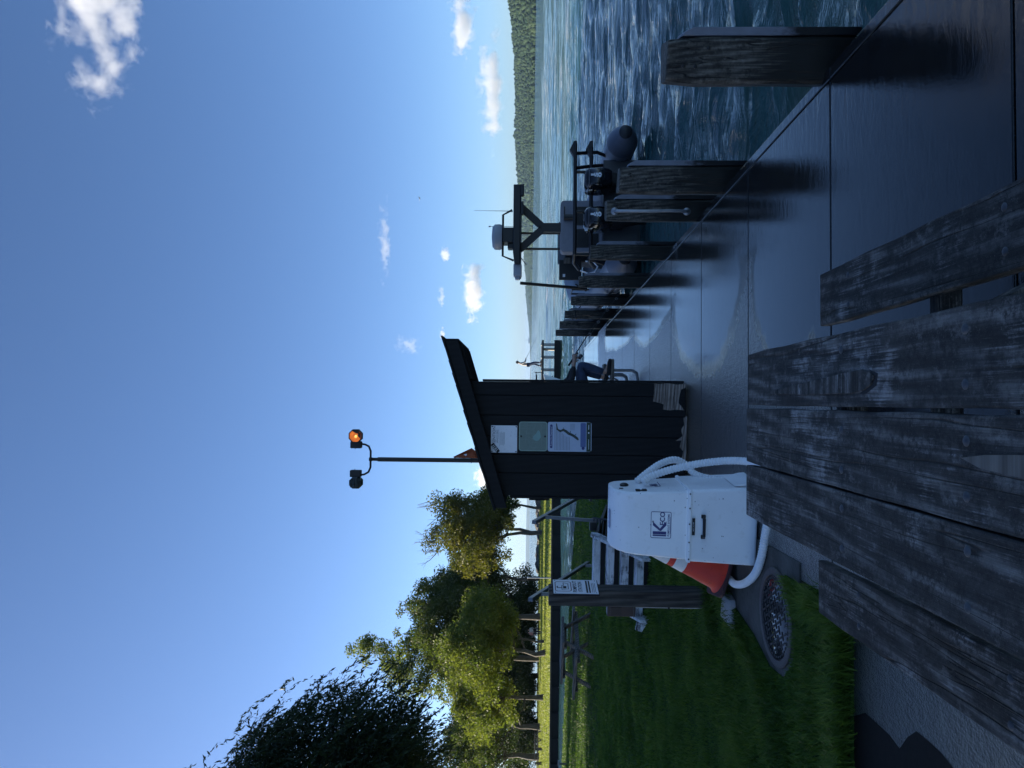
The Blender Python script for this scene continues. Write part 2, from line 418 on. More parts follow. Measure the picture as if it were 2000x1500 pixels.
# ---- wet concrete dock, laid in slabs with open joints
def wet_concrete():
    mt, nt, p = newmat('wet_concrete'); g = G(nt)
    v = g.coord('Object', (1, 1, 1), False)
    n1 = g.noise(g.coord('Object', (.55, .62, 1), False, (3.1, .4, 0)), 1, 5, .55, .4)
    n2 = g.noise(v, 26, 4, .65)
    acc = None                                                    # where standing water lies on the dock
    for cx, cy_, rx, ry in ((1.40, 7.55, 1.0, 1.5), (1.65, 10.8, .62, 2.3), (1.7, 14, .5, 3.2), (.6, 21.6, 2.6, 2.9), (1.85, 5.2, .62, 2.6), (1.1, 5.0, .85, .72), (.55, 3.3, 1.1, .75), (1.15, 4.0, 1.0, .8), (1.75, 2.6, 1.0, 1.5)):
        mp = g.n('Mapping'); mp.inputs['Location'].default_value = (-cx/rx, -cy_/ry, 0); mp.inputs['Scale'].default_value = (1/rx, 1/ry, 0)
        g.l(v, mp.inputs[0]); ln = g.n('VectorMath', operation='LENGTH'); g.l(mp.outputs[0], ln.inputs[0])
        q = g.step(ln.outputs['Value'], 1.35, .55); acc = q if acc is None else g.math('MAXIMUM', acc, q)
    strk = g.noise(g.coord('Object', (.8, 5.5, 1), False), 1, 4, .6, .3)
    wsum = g.math('ADD', g.math('ADD', g.math('MULTIPLY', acc, .62), g.math('MULTIPLY', n1, .50)), g.math('ADD', g.math('MULTIPLY', strk, .09), g.math('ADD', g.math('MULTIPLY', g.math('SUBTRACT', n2, .5), .16), g.math('MULTIPLY', g.math('SUBTRACT', g.noise(v, 5, 4, .6), .5), .10))))
    wetf = g.step(wsum, .51, .65)                                 # 1 = standing water film
    dry0 = g.math('POWER', g.math('SUBTRACT', 1, wetf), 3)
    col = g.ramp(g.noise(v, 9, 9, .78), [(.34, (.004, .0042, .0048)), (.66, (.016, .0164, .0172))])
    pit = g.noise(v, 95, 4, .7)
    col = g.mix(g.math('MULTIPLY', g.math('SUBTRACT', 1, wetf), .6), col, (.042,.043,.045)); pb = g.noise(g.coord('Object', (26, 12, 1), False), 1, 4, .75); col = g.mix(g.math('MULTIPLY', g.step(pb, .55, .64), dry0), col, (.075, .077, .08)); col = g.mix(g.math('MULTIPLY', g.step(pb, .46, .38), dry0), col, (.010,.010,.011))
    g.l(col, p.inputs['Base Color'])
    ro = g.n('MapRange'); g.l(wetf, ro.inputs[0]); ro.inputs[3].default_value = .34; ro.inputs[4].default_value = .02
    p.inputs['Roughness'].default_value = .9; p.inputs['Specular IOR Level'].default_value = 0
    dry = g.math('SUBTRACT', 1, wetf)
    hb = g.math('ADD', g.math('MULTIPLY', g.math('SUBTRACT', g.noise(v, 70, 5, .7), .5), g.math('ADD', g.math('MULTIPLY', dry, .9), .04)),
                g.math('MULTIPLY', g.noise(g.coord('Object', (5, 17, 1), False), 1, 5, .62, 1.2), g.math('ADD', .07, g.math('MULTIPLY', g.step(g.n_x(v), 1.3, 2.0), .16))))
    nrm = g.bump(g.math('ADD', hb, g.math('MULTIPLY', g.math('SUBTRACT', pb, .5), g.math('MULTIPLY', dry0, 1.6))), .8, .014)
    g.l(nrm, p.inputs['Normal'])
    # water film: mirror reflection over the stone
    fr = g.n('Fresnel'); fr.inputs['IOR'].default_value = 1.33; g.l(nrm, fr.inputs['Normal'])
    gl = g.n('BsdfGlossy'); g.l(ro.outputs[0], gl.inputs['Roughness']); g.l(nrm, gl.inputs['Normal']); gl.inputs['Color'].default_value = (1, 1, 1, 1)
    mx = g.n('MixShader'); g.l(g.math('MULTIPLY', fr.outputs[0], 1.36, True), mx.inputs[0]); g.l(p.outputs[0], mx.inputs[1]); g.l(gl.outputs[0], mx.inputs[2])
    out = [q for q in nt.nodes if q.type == 'OUTPUT_MATERIAL'][0]; g.l(mx.outputs[0], out.inputs[0])
    return mt
M['wetcon'] = wet_concrete()
def slab_dock():
    mb = MB(); js = [2.65+1.615*k for k in range(-5, 13)] + [24.0]
    tops = []
    for a, b in zip(js[:-1], js[1:]):
        x0 = -1.06 if a > 3.9 else -1.06
        a, b = a+.007, b-.007
        mb.box(((x0+1.93)/2, (a+b)/2, -.07), (1.93-x0, b-a, .14))
    o = mb.build('dock', M['wetcon'], bevel=.006, seg=2); struct(o)
    e = MB()
    e.box((.4, 9.3, -.19), (2.9, 29.3, .08))
    struct(e.build('dock_bed', plain('wet_joint', (.008, .009, .01), .3)))
    e = MB()
    js2 = js
    for a, b in zip(js2[:-1], js2[1:]):
        e.box((1.975, (a+b)/2, -.093), (.075, b-a-.004, .19))
    struct(e.build('dock_edge_beam', M['wetcon'], bevel=.008))
slab_dock()
def pavement():
    mb = MB(); mb.raw([(-60,-8,-.004),(-1.07,-8,-.004),(-1.07,4.02,-.004),(-60,4.02,-.004)], [(0,1,2,3)])
    struct(mb.build('pavement', M['wetcon']))
pavement()
def dark_patch():  # irregular rough black patch lying on the pavement
    P = [at(*q, -.003) for q in ((1664,1400),(1690,1392),(1712,1412),(1738,1436),(1757,1462),(1772,1440),(1790,1428),(1812,1446),(1838,1470),(1862,1500),(1870,1560),(1800,1600),(1664,1600))]
    mb = MB(); mb.raw([tuple(p) for p in P], [tuple(range(len(P)))]); o = mb.build('black_patch', plain('rough_black', (.006,.006,.006), .75, var=.5, scale=30, bump=.6, spec=.2)); struct(o)
dark_patch()
# ---- rough concrete pad round the manhole and under the pump
PAD = [(-1.06,4.98),(-1.06,8.0),(-.95,8.0),(-.95,6.7),(-1.35,6.75),(-1.62,6.3),(-1.78,5.9),(-1.80,5.4),(-1.78,5.1),(-1.5,4.86)]
def pad():
    mt = plain('stained_concrete_pad', (.055,.056,.05), .7, var=.5, scale=5, bump=.8, dirt=(.03,.03,.026))
    mb = MB()
    P = [(-.95,4.75),(-.95,8.6),(-1.2,8.6),(-1.47,6.7),(-1.62,6.2),(-1.69,5.7),(-1.80,5.32),(-1.78,5.0),(-1.62,4.83),(-1.4,4.75)]
    mb.prism(P, -.1, .012, 'xy'); struct(mb.build('concrete_pad', mt, bevel=.01))
pad()

# ---- lawn in front, beach, far park
def ground_noise(x, y):
    return .02*np.sin(1.7*x+.8*y)+.02*np.sin(.6*x-1.1*y+2)+.015*np.sin(3.1*y+x)
def grass_ground(name, cols, scale):
    mt, nt, p = newmat(name); g = G(nt); v = g.coord('Object', (1, 1, 1), False)
    f = g.math('ADD', g.math('MULTIPLY', g.noise(v, scale, 6, .65), .6), g.math('MULTIPLY', g.noise(v, scale*12, 5, .7), .4))
    c = g.ramp(f, [(.36, cols[0]), (.5, cols[1]), (.64, cols[2])])
    g.l(c, p.inputs['Base Color']); p.inputs['Roughness'].default_value = .95; p.inputs['Specular IOR Level'].default_value = .08
    g.l(g.bump(g.noise(v, scale*18, 6, .7), .9, .05), p.inputs['Normal'])
    return mt
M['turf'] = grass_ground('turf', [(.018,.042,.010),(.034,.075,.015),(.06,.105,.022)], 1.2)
M['turf_far'] = grass_ground('sunlit_park_turf', [(.12,.16,.04),(.22,.25,.065),(.36,.35,.13)], .35)  # paler than the near turf: sunlight put into the colour
def poly_inside(P, x, y):
    P = np.array(P); c = np.zeros(x.shape, bool); n = len(P)
    for i in range(n):
        (x1, y1), (x2, y2) = P[i], P[(i+1) % n]
        t = ((y1 > y) != (y2 > y)) & (x < (x2-x1)*(y-y1)/(y2-y1+1e-12)+x1)
        c ^= t
    return c
SHORE = [(-70,60),(-40,47.5),(-27,42),(-18.7,37.4),(-13,34.4),(-8.7,31.6),(-6,29.4),(-4,27.6),(-2.4,25.8),(-1.06,24.2)]
LAWN = [(-70,4.0),(-1.08,4.0),(-1.08,5.0),(-1.16,4.95),(-1.36,4.80),(-1.62,4.85),(-1.77,5.02),(-1.79,5.32),(-1.68,5.7),(-1.61,6.2),(-1.46,6.7),(-1.19,8.3),(-1.06,8.4),(-1.06,24.2)] + SHORE[::-1][1:]
def soil():
    mb = MB(); mb.raw([(-70,3.9,-.06),(-.9,3.9,-.06),(-.9,24,-.06),(-20,36,-.08),(-70,46,-.08)], [(0,1,2,3,4)])
    struct(mb.build('soil', plain('damp_soil', (.02,.017,.013), .9, var=.4, bump=.5)))
soil()
def lawn():
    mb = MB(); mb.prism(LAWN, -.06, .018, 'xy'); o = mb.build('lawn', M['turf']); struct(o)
    sand = plain('pebble_beach', (.27,.245,.20), .9, var=.25, scale=14, bump=.5, dirt=(.13,.12,.10))
    b = MB(); A, B = [], []
    for i, (x, y) in enumerate(SHORE):
        A.append((x, y, .03)); B.append((x+.9, y+1.7, WATER-.12))
    b.raw(A+B, [(i, i+1, len(A)+i+1, len(A)+i) for i in range(len(A)-1)])
    struct(b.build('beach', sand))
lawn()
PARK = [(-130,47.7),(-60,47.7),(-3.5,48.2),(-3.2,58),(-5,72),(-9,98),(-13,119),(-30,124),(-60,126),(-130,130)]
def park():
    # gently mounded turf as a grid clipped to the outline
    xs = np.arange(-130, 0, 1.0); ys = np.arange(47.7, 131, 1.0)
    mb = MB(); mb.prism(PARK, -1.2, .16, 'xy'); o = mb.build('park_ground', M['turf_far']); struct(o)
    mb = MB()
    mb.raw([(-60,88.2,.166),(-8,80,.166),(-8,81.6,.166),(-60,90,.166)], [(0,1,2,3)])
    struct(mb.build('park_path', plain('park_path_gravel', (.2,.19,.18), .9)))
park()
def seawall():
    t = thing('seawall', 'low dark sheet pile wall along the creek below the sunlit park lawn', 'seawall', (-66, 47.6, WATER))
    mb = MB(); x = -64.0
    while x < 62.4:
        mb.box((x, -.05 if int(x/.8) % 2 else .05, .17), (.8, .12, .62)); x += .8
    mb.build('sheet_pile', plain('tarred_steel', (.012,.012,.014), .7, var=.3), t)
    c = MB(); c.box((-.8, 0, .50), (127, .34, .10)); c.build('coping', plain('wall_coping', (.05,.048,.045), .8), t)
seawall()

# ---- far hills and their woods
def ridge_h(x, y):
    s = np.clip((x-575)/330, 0, 1); s = s*s*(3-2*s)
    along = 62+8*np.sin(y/410.)+4*np.sin(y/170.+1)
    along = along*np.clip(1.12-y/9500., .1, 1)*np.clip((9200-y)/2600, .05, 1)
    return s*along
def hills():
    mt, nt, p = newmat('wooded_hill'); g = G(nt); v = g.coord('Object', (1,1,1), False)
    g.l(g.ramp(g.noise(v, .03, 6, .7), [(.35, (.022,.035,.014)), (.65, (.06,.07,.022))]), p.inputs['Base Color']); p.inputs['Roughness'].default_value = 1
    xs = np.concatenate([np.linspace(560, 900, 36), np.linspace(930, 2600, 20)]); ys = np.geomspace(380, 9600, 110)
    Xg, Yg = np.meshgrid(xs, ys); Zg = ridge_h(Xg, Yg)-.6
    V = np.stack([Xg, Yg, Zg], -1).reshape(-1, 3); n, k = Xg.shape; idx = np.arange(n*k).reshape(n, k)
    F = np.stack([idx[:-1,:-1], idx[:-1,1:], idx[1:,1:], idx[1:,:-1]], -1).reshape(-1, 4)
    struct(np_mesh('hill', V, F, mt, smooth=True))
    # canopy of the wooded slope
    ico = bmesh.new(); bmesh.ops.create_icosphere(ico, subdivisions=1, radius=1); iv = np.array([q.co[:] for q in ico.verts]); itf = np.array([[q.index for q in f.verts] for f in ico.faces]); ico.free()
    ic2 = bmesh.new(); bmesh.ops.create_icosphere(ic2, subdivisions=2, radius=1); jv = np.array([q.co[:] for q in ic2.verts]); jf = np.array([[q.index for q in f.verts] for f in ic2.faces]); ic2.free()
    rg = np.random.default_rng(11)
    def wood_mass(ya, yb, num, size, iv, itf):
        yy = ya*(yb/ya)**rg.random(num); xx = 578+rg.random(num)**1.15*300; s = size*(.5+.9*rg.random(num)**1.6)
        zz = ridge_h(xx, yy)+s*.55
        V = iv[None]*(1+.22*rg.normal(size=(num, len(iv), 1)))*np.stack([s, s, s*(.8+.5*rg.random(num))], -1)[:, None]+np.stack([xx, yy, zz], -1)[:, None]
        F = itf[None]+np.arange(num)[:, None, None]*len(iv)
        return V.reshape(-1, 3), F.reshape(-1, itf.shape[1])
    VA, FA = wood_mass(420, 2300, 15000, 3.5, iv, itf); VB, FB = wood_mass(2200, 8900, 12000, 6, iv, itf)
    mt2, nt, p = newmat('wood_canopy'); g = G(nt); v = g.coord('Object', (1,1,1), False)
    g.l(g.ramp(g.math('ADD', g.math('MULTIPLY', g.noise(v, .035, 3, .6), .6), g.math('MULTIPLY', g.noise(v, .3, 3, .6), .4)), [(.34, (.019,.042,.026)), (.5, (.035,.06,.034)), (.66, (.056,.082,.042))]), p.inputs['Base Color'])
    p.inputs['Roughness'].default_value = 1; p.inputs['Specular IOR Level'].default_value = .05
    g.l(g.bump(g.noise(v, .9, 5, .7), 1, 1.5), p.inputs['Normal'])
    o = np_mesh('woods', np.concatenate([VA, VB]), np.concatenate([FA, FB+len(VA)]), mt2)
    tag(o, 'wooded hillside running along the far right shore of the lake', 'woods', kind='stuff')
    # blue strip of land across the lake on the left
    xs = np.linspace(-9000, 900, 160); d = np.array([0, 400, 1500, 4000])
    Xg, Dg = np.meshgrid(xs, d); Hh = np.array([0, .8, 1, .2])[:, None]*(58+10*np.sin(xs/900)+6*np.sin(xs/330+1))[None]*np.clip((900-xs)/1500, .02, 1)[None]
    V = np.stack([Xg, 9300+Dg, Hh-1], -1).reshape(-1, 3); n, k = Xg.shape; idx = np.arange(n*k).reshape(n, k)
    F = np.stack([idx[:-1,:-1], idx[:-1,1:], idx[1:,1:], idx[1:,:-1]], -1).reshape(-1, 4)
    struct(np_mesh('far_shore', V, F, mt, smooth=True))
    t = thing('mast_tower', 'tiny tall mast rising from the wooded headland at the far end of the lake', 'tower', (740, 7800, 8))
    b = MB(); b.lathe([(9, 0), (8, 18), (3, 20), (2.2, 45), (1.6, 70), (.6, 76)], 8); b.build('mast', M['fender'], t)
    hb = MB(); hb.box((-6, 0, 12), (60, 40, 26)); hb.box((30, 0, 8), (40, 30, 16)); hb.build('building_block', M['fender'], t)
hills()

# ---- air between here and the far shore
def haze():
    mt = bpy.data.materials.new('haze'); mt.use_nodes = True; nt = mt.node_tree
    for n in list(nt.nodes):
        if n.type == 'BSDF_PRINCIPLED': nt.nodes.remove(n)
    out = [n for n in nt.nodes if n.type == 'OUTPUT_MATERIAL'][0]
    pv = nt.nodes.new('ShaderNodeVolumePrincipled'); pv.inputs['Color'].default_value = (.48, .70, 1, 1); pv.inputs['Density'].default_value = HAZE
    pv.inputs['Anisotropy'].default_value = .3
    nt.links.new(pv.outputs[0], out.inputs['Volume'])
    mb = MB(); mb.box((0, 7500, 50), (34000, 19000, 104)); o = mb.build('haze', mt); o['kind'] = 'stuff'; o['label'] = 'pale air fading the far shore'; o['category'] = 'haze'
HAZE = 5.2e-5

# ---- clouds
def cloud_mat(name, dens, nscale, seed, soft, asp):
    mt = bpy.data.materials.new(name); mt.use_nodes = True; nt = mt.node_tree; g = G(nt)
    for n in list(nt.nodes):
        if n.type == 'BSDF_PRINCIPLED': nt.nodes.remove(n)
    out = [n for n in nt.nodes if n.type == 'OUTPUT_MATERIAL'][0]
    tc = g.n('TexCoord'); ln = g.n('VectorMath', operation='LENGTH')
    g.l(tc.outputs['Object'], ln.inputs[0])
    mp = g.n('Mapping'); mp.inputs['Location'].default_value = (seed*3.1, seed*1.7, seed); mp.inputs['Scale'].default_value = asp; g.l(tc.outputs['Object'], mp.inputs[0])
    n = g.noise(mp.outputs[0], nscale, 7, .60, .25)
    sz = g.n('SeparateXYZ'); g.l(tc.outputs['Object'], sz.inputs[0])     # flatter base, heaped top
    base = g.math('MULTIPLY', g.step(sz.outputs[2], -.15, -.75), .35)
    f = g.math('SUBTRACT', g.math('SUBTRACT', g.math('ADD', g.math('MULTIPLY', g.math('SUBTRACT', n, .5), 3.4), .62), g.math('MULTIPLY', ln.outputs['Value'], 1.12)), base)
    d = g.math('MULTIPLY', g.step(f, .0, soft), dens)
    vsn = g.n('VolumePrincipled'); vsn.inputs['Color'].default_value = (.985, .99, 1, 1); vsn.inputs['Anisotropy'].default_value = .45
    g.l(d, vsn.inputs['Density']); g.l(vsn.outputs[0], out.inputs['Volume'])
    return mt
def cloud(label, x0, x1, y0, y1, dist, dens=.02, nscale=1.5, seed=1.0, soft=.3, depth=1.0):
    c = far((x0+x1)/2, (y0+y1)/2, dist)
    hz = abs(x1-x0)/2*dist/FPX*1.5; hx = abs(y1-y0)/2*dist/FPX*1.4
    ico = bmesh.new(); bmesh.ops.create_icosphere(ico, subdivisions=3, radius=1.0)
    me = bpy.data.meshes.new('cloud'); ico.to_mesh(me); ico.free()
    o = bpy.data.objects.new('cloud', me); COL.objects.link(o)
    hy = (hx+hz)/2*depth; k = (hx*hy*hz)**(1/3)
    o.location = c; o.scale = (hx, hy, hz)
    me.materials.append(cloud_mat('cloud_vapour', dens, nscale, seed, soft, (hx/k, hy/k, hz/k)))
    tag(o, label, 'cloud', 'clouds')
    return o
# ================================================================ VEGETATION
def leaf_mat(name, lo, mid, hi, scale=.5, trans=.4):
    mt, nt, p = newmat(name); g = G(nt)
    v = g.coord('Object', (1,1,1))
    f = g.math('ADD', g.math('MULTIPLY', g.noise(v, scale, 3, .6), .6), g.math('MULTIPLY', g.noise(v, scale*9, 2, .6), .4))
    c = g.ramp(f, [(.36, lo), (.5, mid), (.66, hi)])
    g.l(c, p.inputs['Base Color']); p.inputs['Roughness'].default_value = .55; p.inputs['Specular IOR Level'].default_value = .25
    tr = g.n('BsdfTranslucent'); g.l(g.mix(1.0, c, (1.25, 1.3, .6), 'MULTIPLY'), tr.inputs[0])
    mx = g.n('MixShader'); mx.inputs[0].default_value = trans
    g.l(p.outputs[0], mx.inputs[1]); g.l(tr.outputs[0], mx.inputs[2])
    out = [n for n in nt.nodes if n.type == 'OUTPUT_MATERIAL'][0]; g.l(mx.outputs[0], out.inputs[0])
    return mt
M['leaf_gold'] = leaf_mat('yellow_green_leaves', (.045,.058,.015), (.10,.108,.022), (.20,.175,.032), .5, .42)
M['leaf_green'] = leaf_mat('green_leaves', (.03,.052,.016), (.062,.09,.024), (.115,.14,.036), .4, .42)
M['leaf_dark'] = leaf_mat('dark_leaves', (.018,.034,.015), (.035,.056,.02), (.06,.085,.028), .4, .35)
M['leaf_light'] = leaf_mat('lime_leaves', (.048,.078,.018), (.105,.135,.03), (.185,.20,.045), .4, .48)
M['leaf_willow'] = leaf_mat('willow_leaves', (.014,.024,.012), (.027,.042,.017), (.046,.062,.024), .5, .28)
M['bark'] = wood('bark', (.03,.025,.02), (.08,.068,.055), (.15,.13,.105), 'z', crack=.6, fine=.5, bump=.9, knots=False)
M['bark_dark'] = wood('dark_bark', (.012,.010,.009), (.03,.026,.022), (.06,.05,.042), 'z', crack=.6, fine=.5, bump=.9, knots=False)

def leaf_quads(C, A, U, L, W):                     # centres, long axis, side axis, half length, half width
    V = np.stack([C-A*L[:, None], C+U*W[:, None], C+A*L[:, None], C-U*W[:, None]], 1).reshape(-1, 3)
    F = np.arange(len(C)*4).reshape(-1, 4)
    return V, F
def unit(n, rg):
    v = rg.normal(size=(n, 3)); return v/np.linalg.norm(v, axis=1, keepdims=True)
def perp(A, rg):
    u = np.cross(A, unit(len(A), rg)); return u/(np.linalg.norm(u, axis=1, keepdims=True)+1e-9)

def tree(name, label, cat, loc, H, rad, trunk_h, seed, leaf, bark='bark', clumps=70, leaves=16000, ls=.17, tr=.28, group=None,
         lean=(0, 0), forks=1, bare=0, shape='round', clump_r=.2, squash=.8):
    rg = np.random.default_rng(seed); clumps = int(clumps*1.7)
    t = thing(name, label, cat, loc, 0, group)
    cz = (trunk_h+H)/2; hz = (H-trunk_h)/2
    co = rg.normal(size=(6, 3))*1.6; ph = rg.random(6)*6.28
    D = unit(clumps, rg); rr = rg.random(clumps)**(1/2.6)
    wob = .82+.10*sum(np.sin(D@co[i]*1.5+ph[i]) for i in range(6))
    wob = np.clip(wob, .45, 1.22)
    P = D*(rr*wob)[:, None]*np.array([rad, rad, hz])
    if shape == 'spread': P[:, :2] *= (1+.35*np.clip(-P[:, 2:3]/hz, -.6, 1))
    if shape == 'tall': P[:, :2] *= (1-.3*np.clip(P[:, 2:3]/hz, -1, 1))
    P += np.array([lean[0], lean[1], cz])
    # trunk and limbs
    mb = MB(); ends = []
    for k in range(forks):
        a = 6.28*k/max(1, forks)+rg.random(); top = Vector((lean[0]*.6+(math.cos(a)*rad*.25 if forks > 1 else 0), lean[1]*.6+(math.sin(a)*rad*.25 if forks > 1 else 0), trunk_h+hz*1.15))
        pts = [Vector((0, 0, -.3))+Vector((.12*k, 0, 0))]; n = 7
        for i in range(1, n+1):
            s = i/n; pts.append(Vector((top.x*s**1.4+rg.normal()*.12, top.y*s**1.4+rg.normal()*.12, top.z*s)))
        mb.tube(pts, [tr*(1.25 if i == 0 else 1)*(1-.78*i/n) for i in range(n+1)], 9); ends.append(pts)
    for i in rg.choice(clumps, min(clumps, 26), replace=False):
        pts0 = ends[rg.integers(len(ends))]; b = Vector(P[i]); j = int(np.clip(1+(b.z/pts0[-1].z)*4, 2, 5)); a = pts0[j]
        mid = (a+b)/2+Vector((0, 0, -.08*(b-a).length))+Vector(rg.normal(size=3)*.25)
        r0 = tr*(1-.78*j/7)*.5
        mb.tube([a, a.lerp(mid, .5), mid, mid.lerp(b, .5), b], [r0, r0*.8, r0*.6, r0*.42, r0*.2], 6)
    for i in range(bare):                           # dead twigs above the leaves
        i0 = rg.integers(clumps); b = Vector(P[np.argsort(-P[:, 2])[rg.integers(12)]]); d = Vector((rg.normal()*.5, rg.normal()*.5, 1.0)).normalized()*(1.2+rg.random()*1.6)
        q = b+d*.5+Vector(rg.normal(size=3)*.15); mb.tube([b, q, b+d], [.05, .035, .015], 4)
        for s in range(4):
            e = b.lerp(b+d, .3+.17*s); mb.tube([e, e+Vector(rg.normal(size=3)*.35)+d*.3], [.022, .008], 3)
    mb.build('trunk', M[bark], t, smooth=50)
    leaves = int(leaves*1.9); ls = ls*.66
    cr = rad*clump_r*(.34+.85*rg.random(clumps)**1.2); w = cr**2; w /= w.sum()
    idx = rg.choice(clumps, leaves, p=w)
    off = rg.normal(size=(leaves, 3))*.62; ln = np.linalg.norm(off, axis=1, keepdims=True); off = off/np.maximum(ln, .35)*np.minimum(ln, 1.35)
    C = P[idx]+off*cr[idx][:, None]*np.array([1, 1, squash])
    A = unit(leaves, rg); A[:, 2] -= .25; A /= np.linalg.norm(A, axis=1, keepdims=True)
    L = ls*(.6+.8*rg.random(leaves)); V, F = leaf_quads(C, A, perp(A, rg), L, L*.55)
    np_mesh('crown', V, F, M[leaf], t)
    return t

def willow(label, loc, H, rad, seed, strands=11500, per=32, group=None, trunk_h=3.0):
    rg = np.random.default_rng(seed); t = thing('willow_tree', label, 'tree', loc, 0, group)
    mb = MB(); lim = []
    for k in range(5):
        a = 6.28*k/5+.4; e = Vector((math.cos(a)*rad*.45, math.sin(a)*rad*.45, H*.66))
        pts = [Vector((.3*math.cos(a), .3*math.sin(a), -.3)), Vector((.25*math.cos(a), .25*math.sin(a), trunk_h)), e*.45+Vector((0, 0, H*.1)), e*.75+Vector((0, 0, H*.08)), e]
        mb.tube(pts, [.75, .5, .34, .2, .07], 8); lim.append(pts)
        for q in range(7):
            s = pts[2].lerp(pts[4], rg.random()); d = Vector((rg.normal(), rg.normal(), .2+rg.random()*.5)).normalized()
            mb.tube([s, s+d*rad*.15, s+d*rad*.28+Vector((.3, 0, 0))], [.12, .07, .02], 5)
    mb.build('trunk', M['bark_dark'], t, smooth=50)
    nt_ = 420; T = unit(nt_, rg); T[:, 2] = np.abs(T[:, 2])-.22
    co = rg.normal(size=(7, 3))*2.1; ph = rg.random(7)*6.28
    wob = .84+.085*sum(np.sin(T@co[i]*1.6+ph[i]) for i in range(7))
    r = .25+.75*rg.random(nt_)**.45
    TP = T*(r*wob)[:, None]*np.array([rad, rad, H*.58])+np.array([0, 0, H*.40])
    own = rg.integers(nt_, size=strands); P0 = TP[own]+rg.normal(size=(strands, 3))*np.array([.8, .8, .6]); D = T[own]
    n = per; s = np.linspace(0, 1, n)
    Ls = (.9+2.3*rg.random(strands)**1.4)
    wind = np.array([.42, -.1, 0])
    out = D*np.array([1, 1, .35])
    C = P0[:, None]+Ls[:, None, None]*(s[None, :, None]*out[:, None]*.35+(s[None, :, None]**1.1)*wind*1.05+np.array([0, 0, 1.])*(.30*s-.95*s**1.8)[None, :, None])
    C += rg.normal(size=C.shape)*.05
    tang = np.gradient(C, axis=1); tang /= np.linalg.norm(tang, axis=2, keepdims=True)+1e-9
    C = C.reshape(-1, 3); A = tang.reshape(-1, 3)+rg.normal(size=C.shape)*.22; A /= np.linalg.norm(A, axis=1, keepdims=True)
    keep = C[:, 2] > 2.3+.55*np.clip(C[:, 0]-.15*rad, 0, 9); C, A = C[keep], A[keep]
    L = .14*(.6+.9*rg.random(len(C))); V, F = leaf_quads(C, A, perp(A, rg), L, L*.24)
    np_mesh('crown', V, F, M['leaf_willow'], t)
    return t

PG = .16                                             # level of the park turf
def stand(px, py, y): 
    p = far(px, py, y); return (p.x, y, PG)
G_PARK = 'trees on the park point'
trees_done = []
trees_done.append(tree('golden_tree', 'yellowing tree with bare twigs at its top, nearest the shed roof, beside the lake', 'tree', stand(1050, 1040, 90), 14.6, 6.3, 2.4, 21, 'leaf_gold', clumps=100, leaves=19000, ls=.20, forks=2, tr=.25, bare=14, group=G_PARK, clump_r=.17))
trees_done.append(tree('green_tree', 'slim grey-trunked green tree right behind the yellowing tree by the shed roof', 'tree', stand(1050, 990, 96), 8.8, 3.4, 2.6, 22, 'leaf_green', clumps=60, leaves=9000, ls=.19, tr=.2, group=G_PARK))
trees_done.append(tree('green_tree', 'dark green tree standing between the yellowing tree and the tall broad tree', 'tree', stand(1050, 1130, 108), 17.2, 5.6, 2.4, 23, 'leaf_dark', clumps=95, leaves=17000, ls=.23, tr=.3, group=G_PARK, clump_r=.19))
trees_done.append(tree('green_tree', 'broad mid green tree behind the lime green tree, round top below the tallest crown', 'tree', stand(1050, 1205, 98), 20.6, 6.6, 3.0, 24, 'leaf_green', clumps=110, leaves=21000, ls=.23, tr=.4, group=G_PARK, clump_r=.18))
trees_done.append(tree('green_tree', 'tallest open-crowned tree showing a bare limb against the sky beside the willow', 'tree', stand(1050, 1285, 104), 26.5, 5.6, 3.0, 25, 'leaf_light', clumps=80, leaves=15000, ls=.24, tr=.42, group=G_PARK, clump_r=.2, shape='tall'))
trees_done.append(tree('lime_tree', 'lime green tree with low sunlit spreading crown in front of the taller park trees', 'tree', stand(1065, 1272, 66), 9.6, 5.2, 2.1, 26, 'leaf_light', clumps=110, leaves=19000, ls=.16, tr=.24, group=G_PARK, shape='spread', clump_r=.17))
trees_done.append(tree('lime_tree', 'yellow-green tree with hanging crown just left of the lime tree, under the willow', 'tree', stand(1060, 1362, 74), 9.8, 4.6, 2.3, 27, 'leaf_light', clumps=80, leaves=14000, ls=.17, tr=.26, group=G_PARK, shape='spread', clump_r=.18))
trees_done.append(tree('green_tree', 'leafy tree low behind the park lawn, beside the two standing trunks', 'tree', stand(1052, 1420, 92), 12.5, 5.0, 2.6, 28, 'leaf_green', clumps=70, leaves=12000, ls=.2, tr=.36, group=G_PARK))
trees_done.append(tree('green_tree', 'dark broad tree at the left edge of the park behind the willow', 'tree', stand(1050, 1478, 98), 15, 6.0, 2.6, 29, 'leaf_dark', clumps=80, leaves=14000, ls=.22, tr=.4, group=G_PARK))
trees_done.append(tree('green_tree', 'small slim tree between the lime tree and the walkers on the park lawn', 'tree', stand(1062, 1252, 72), 8.0, 2.6, 2.2, 30, 'leaf_green', clumps=40, leaves=6000, ls=.16, tr=.13, group=G_PARK))
trees_done.append(willow('great dark willow with wind-blown hanging strands filling the left of the sky', (-23.2, 34.5, 0), 24.0, 9.8, 31))
def bush(label, px, py, y, H, rad, seed, leaf='leaf_dark'):
    return tree('shrub', label, 'shrub', stand(px, py, y), H, rad, .2, seed, leaf, clumps=50, leaves=6500, ls=.2, tr=.09, group='shrubs behind the park trees', clump_r=.26)
bush('broad dark shrub behind the pumpout sign, below the dark green tree', 1048, 1165, 112, 4.2, 3.6, 41)
bush('dark shrub behind the two walkers in the park', 1048, 1215, 114, 4.4, 3.8, 42)
bush('dark shrub behind the slender trunks of the lime tree', 1048, 1285, 112, 4.0, 4.2, 43)
bush('dark shrub between the trunks left of the lime tree', 1048, 1345, 110, 3.6, 3.6, 44)
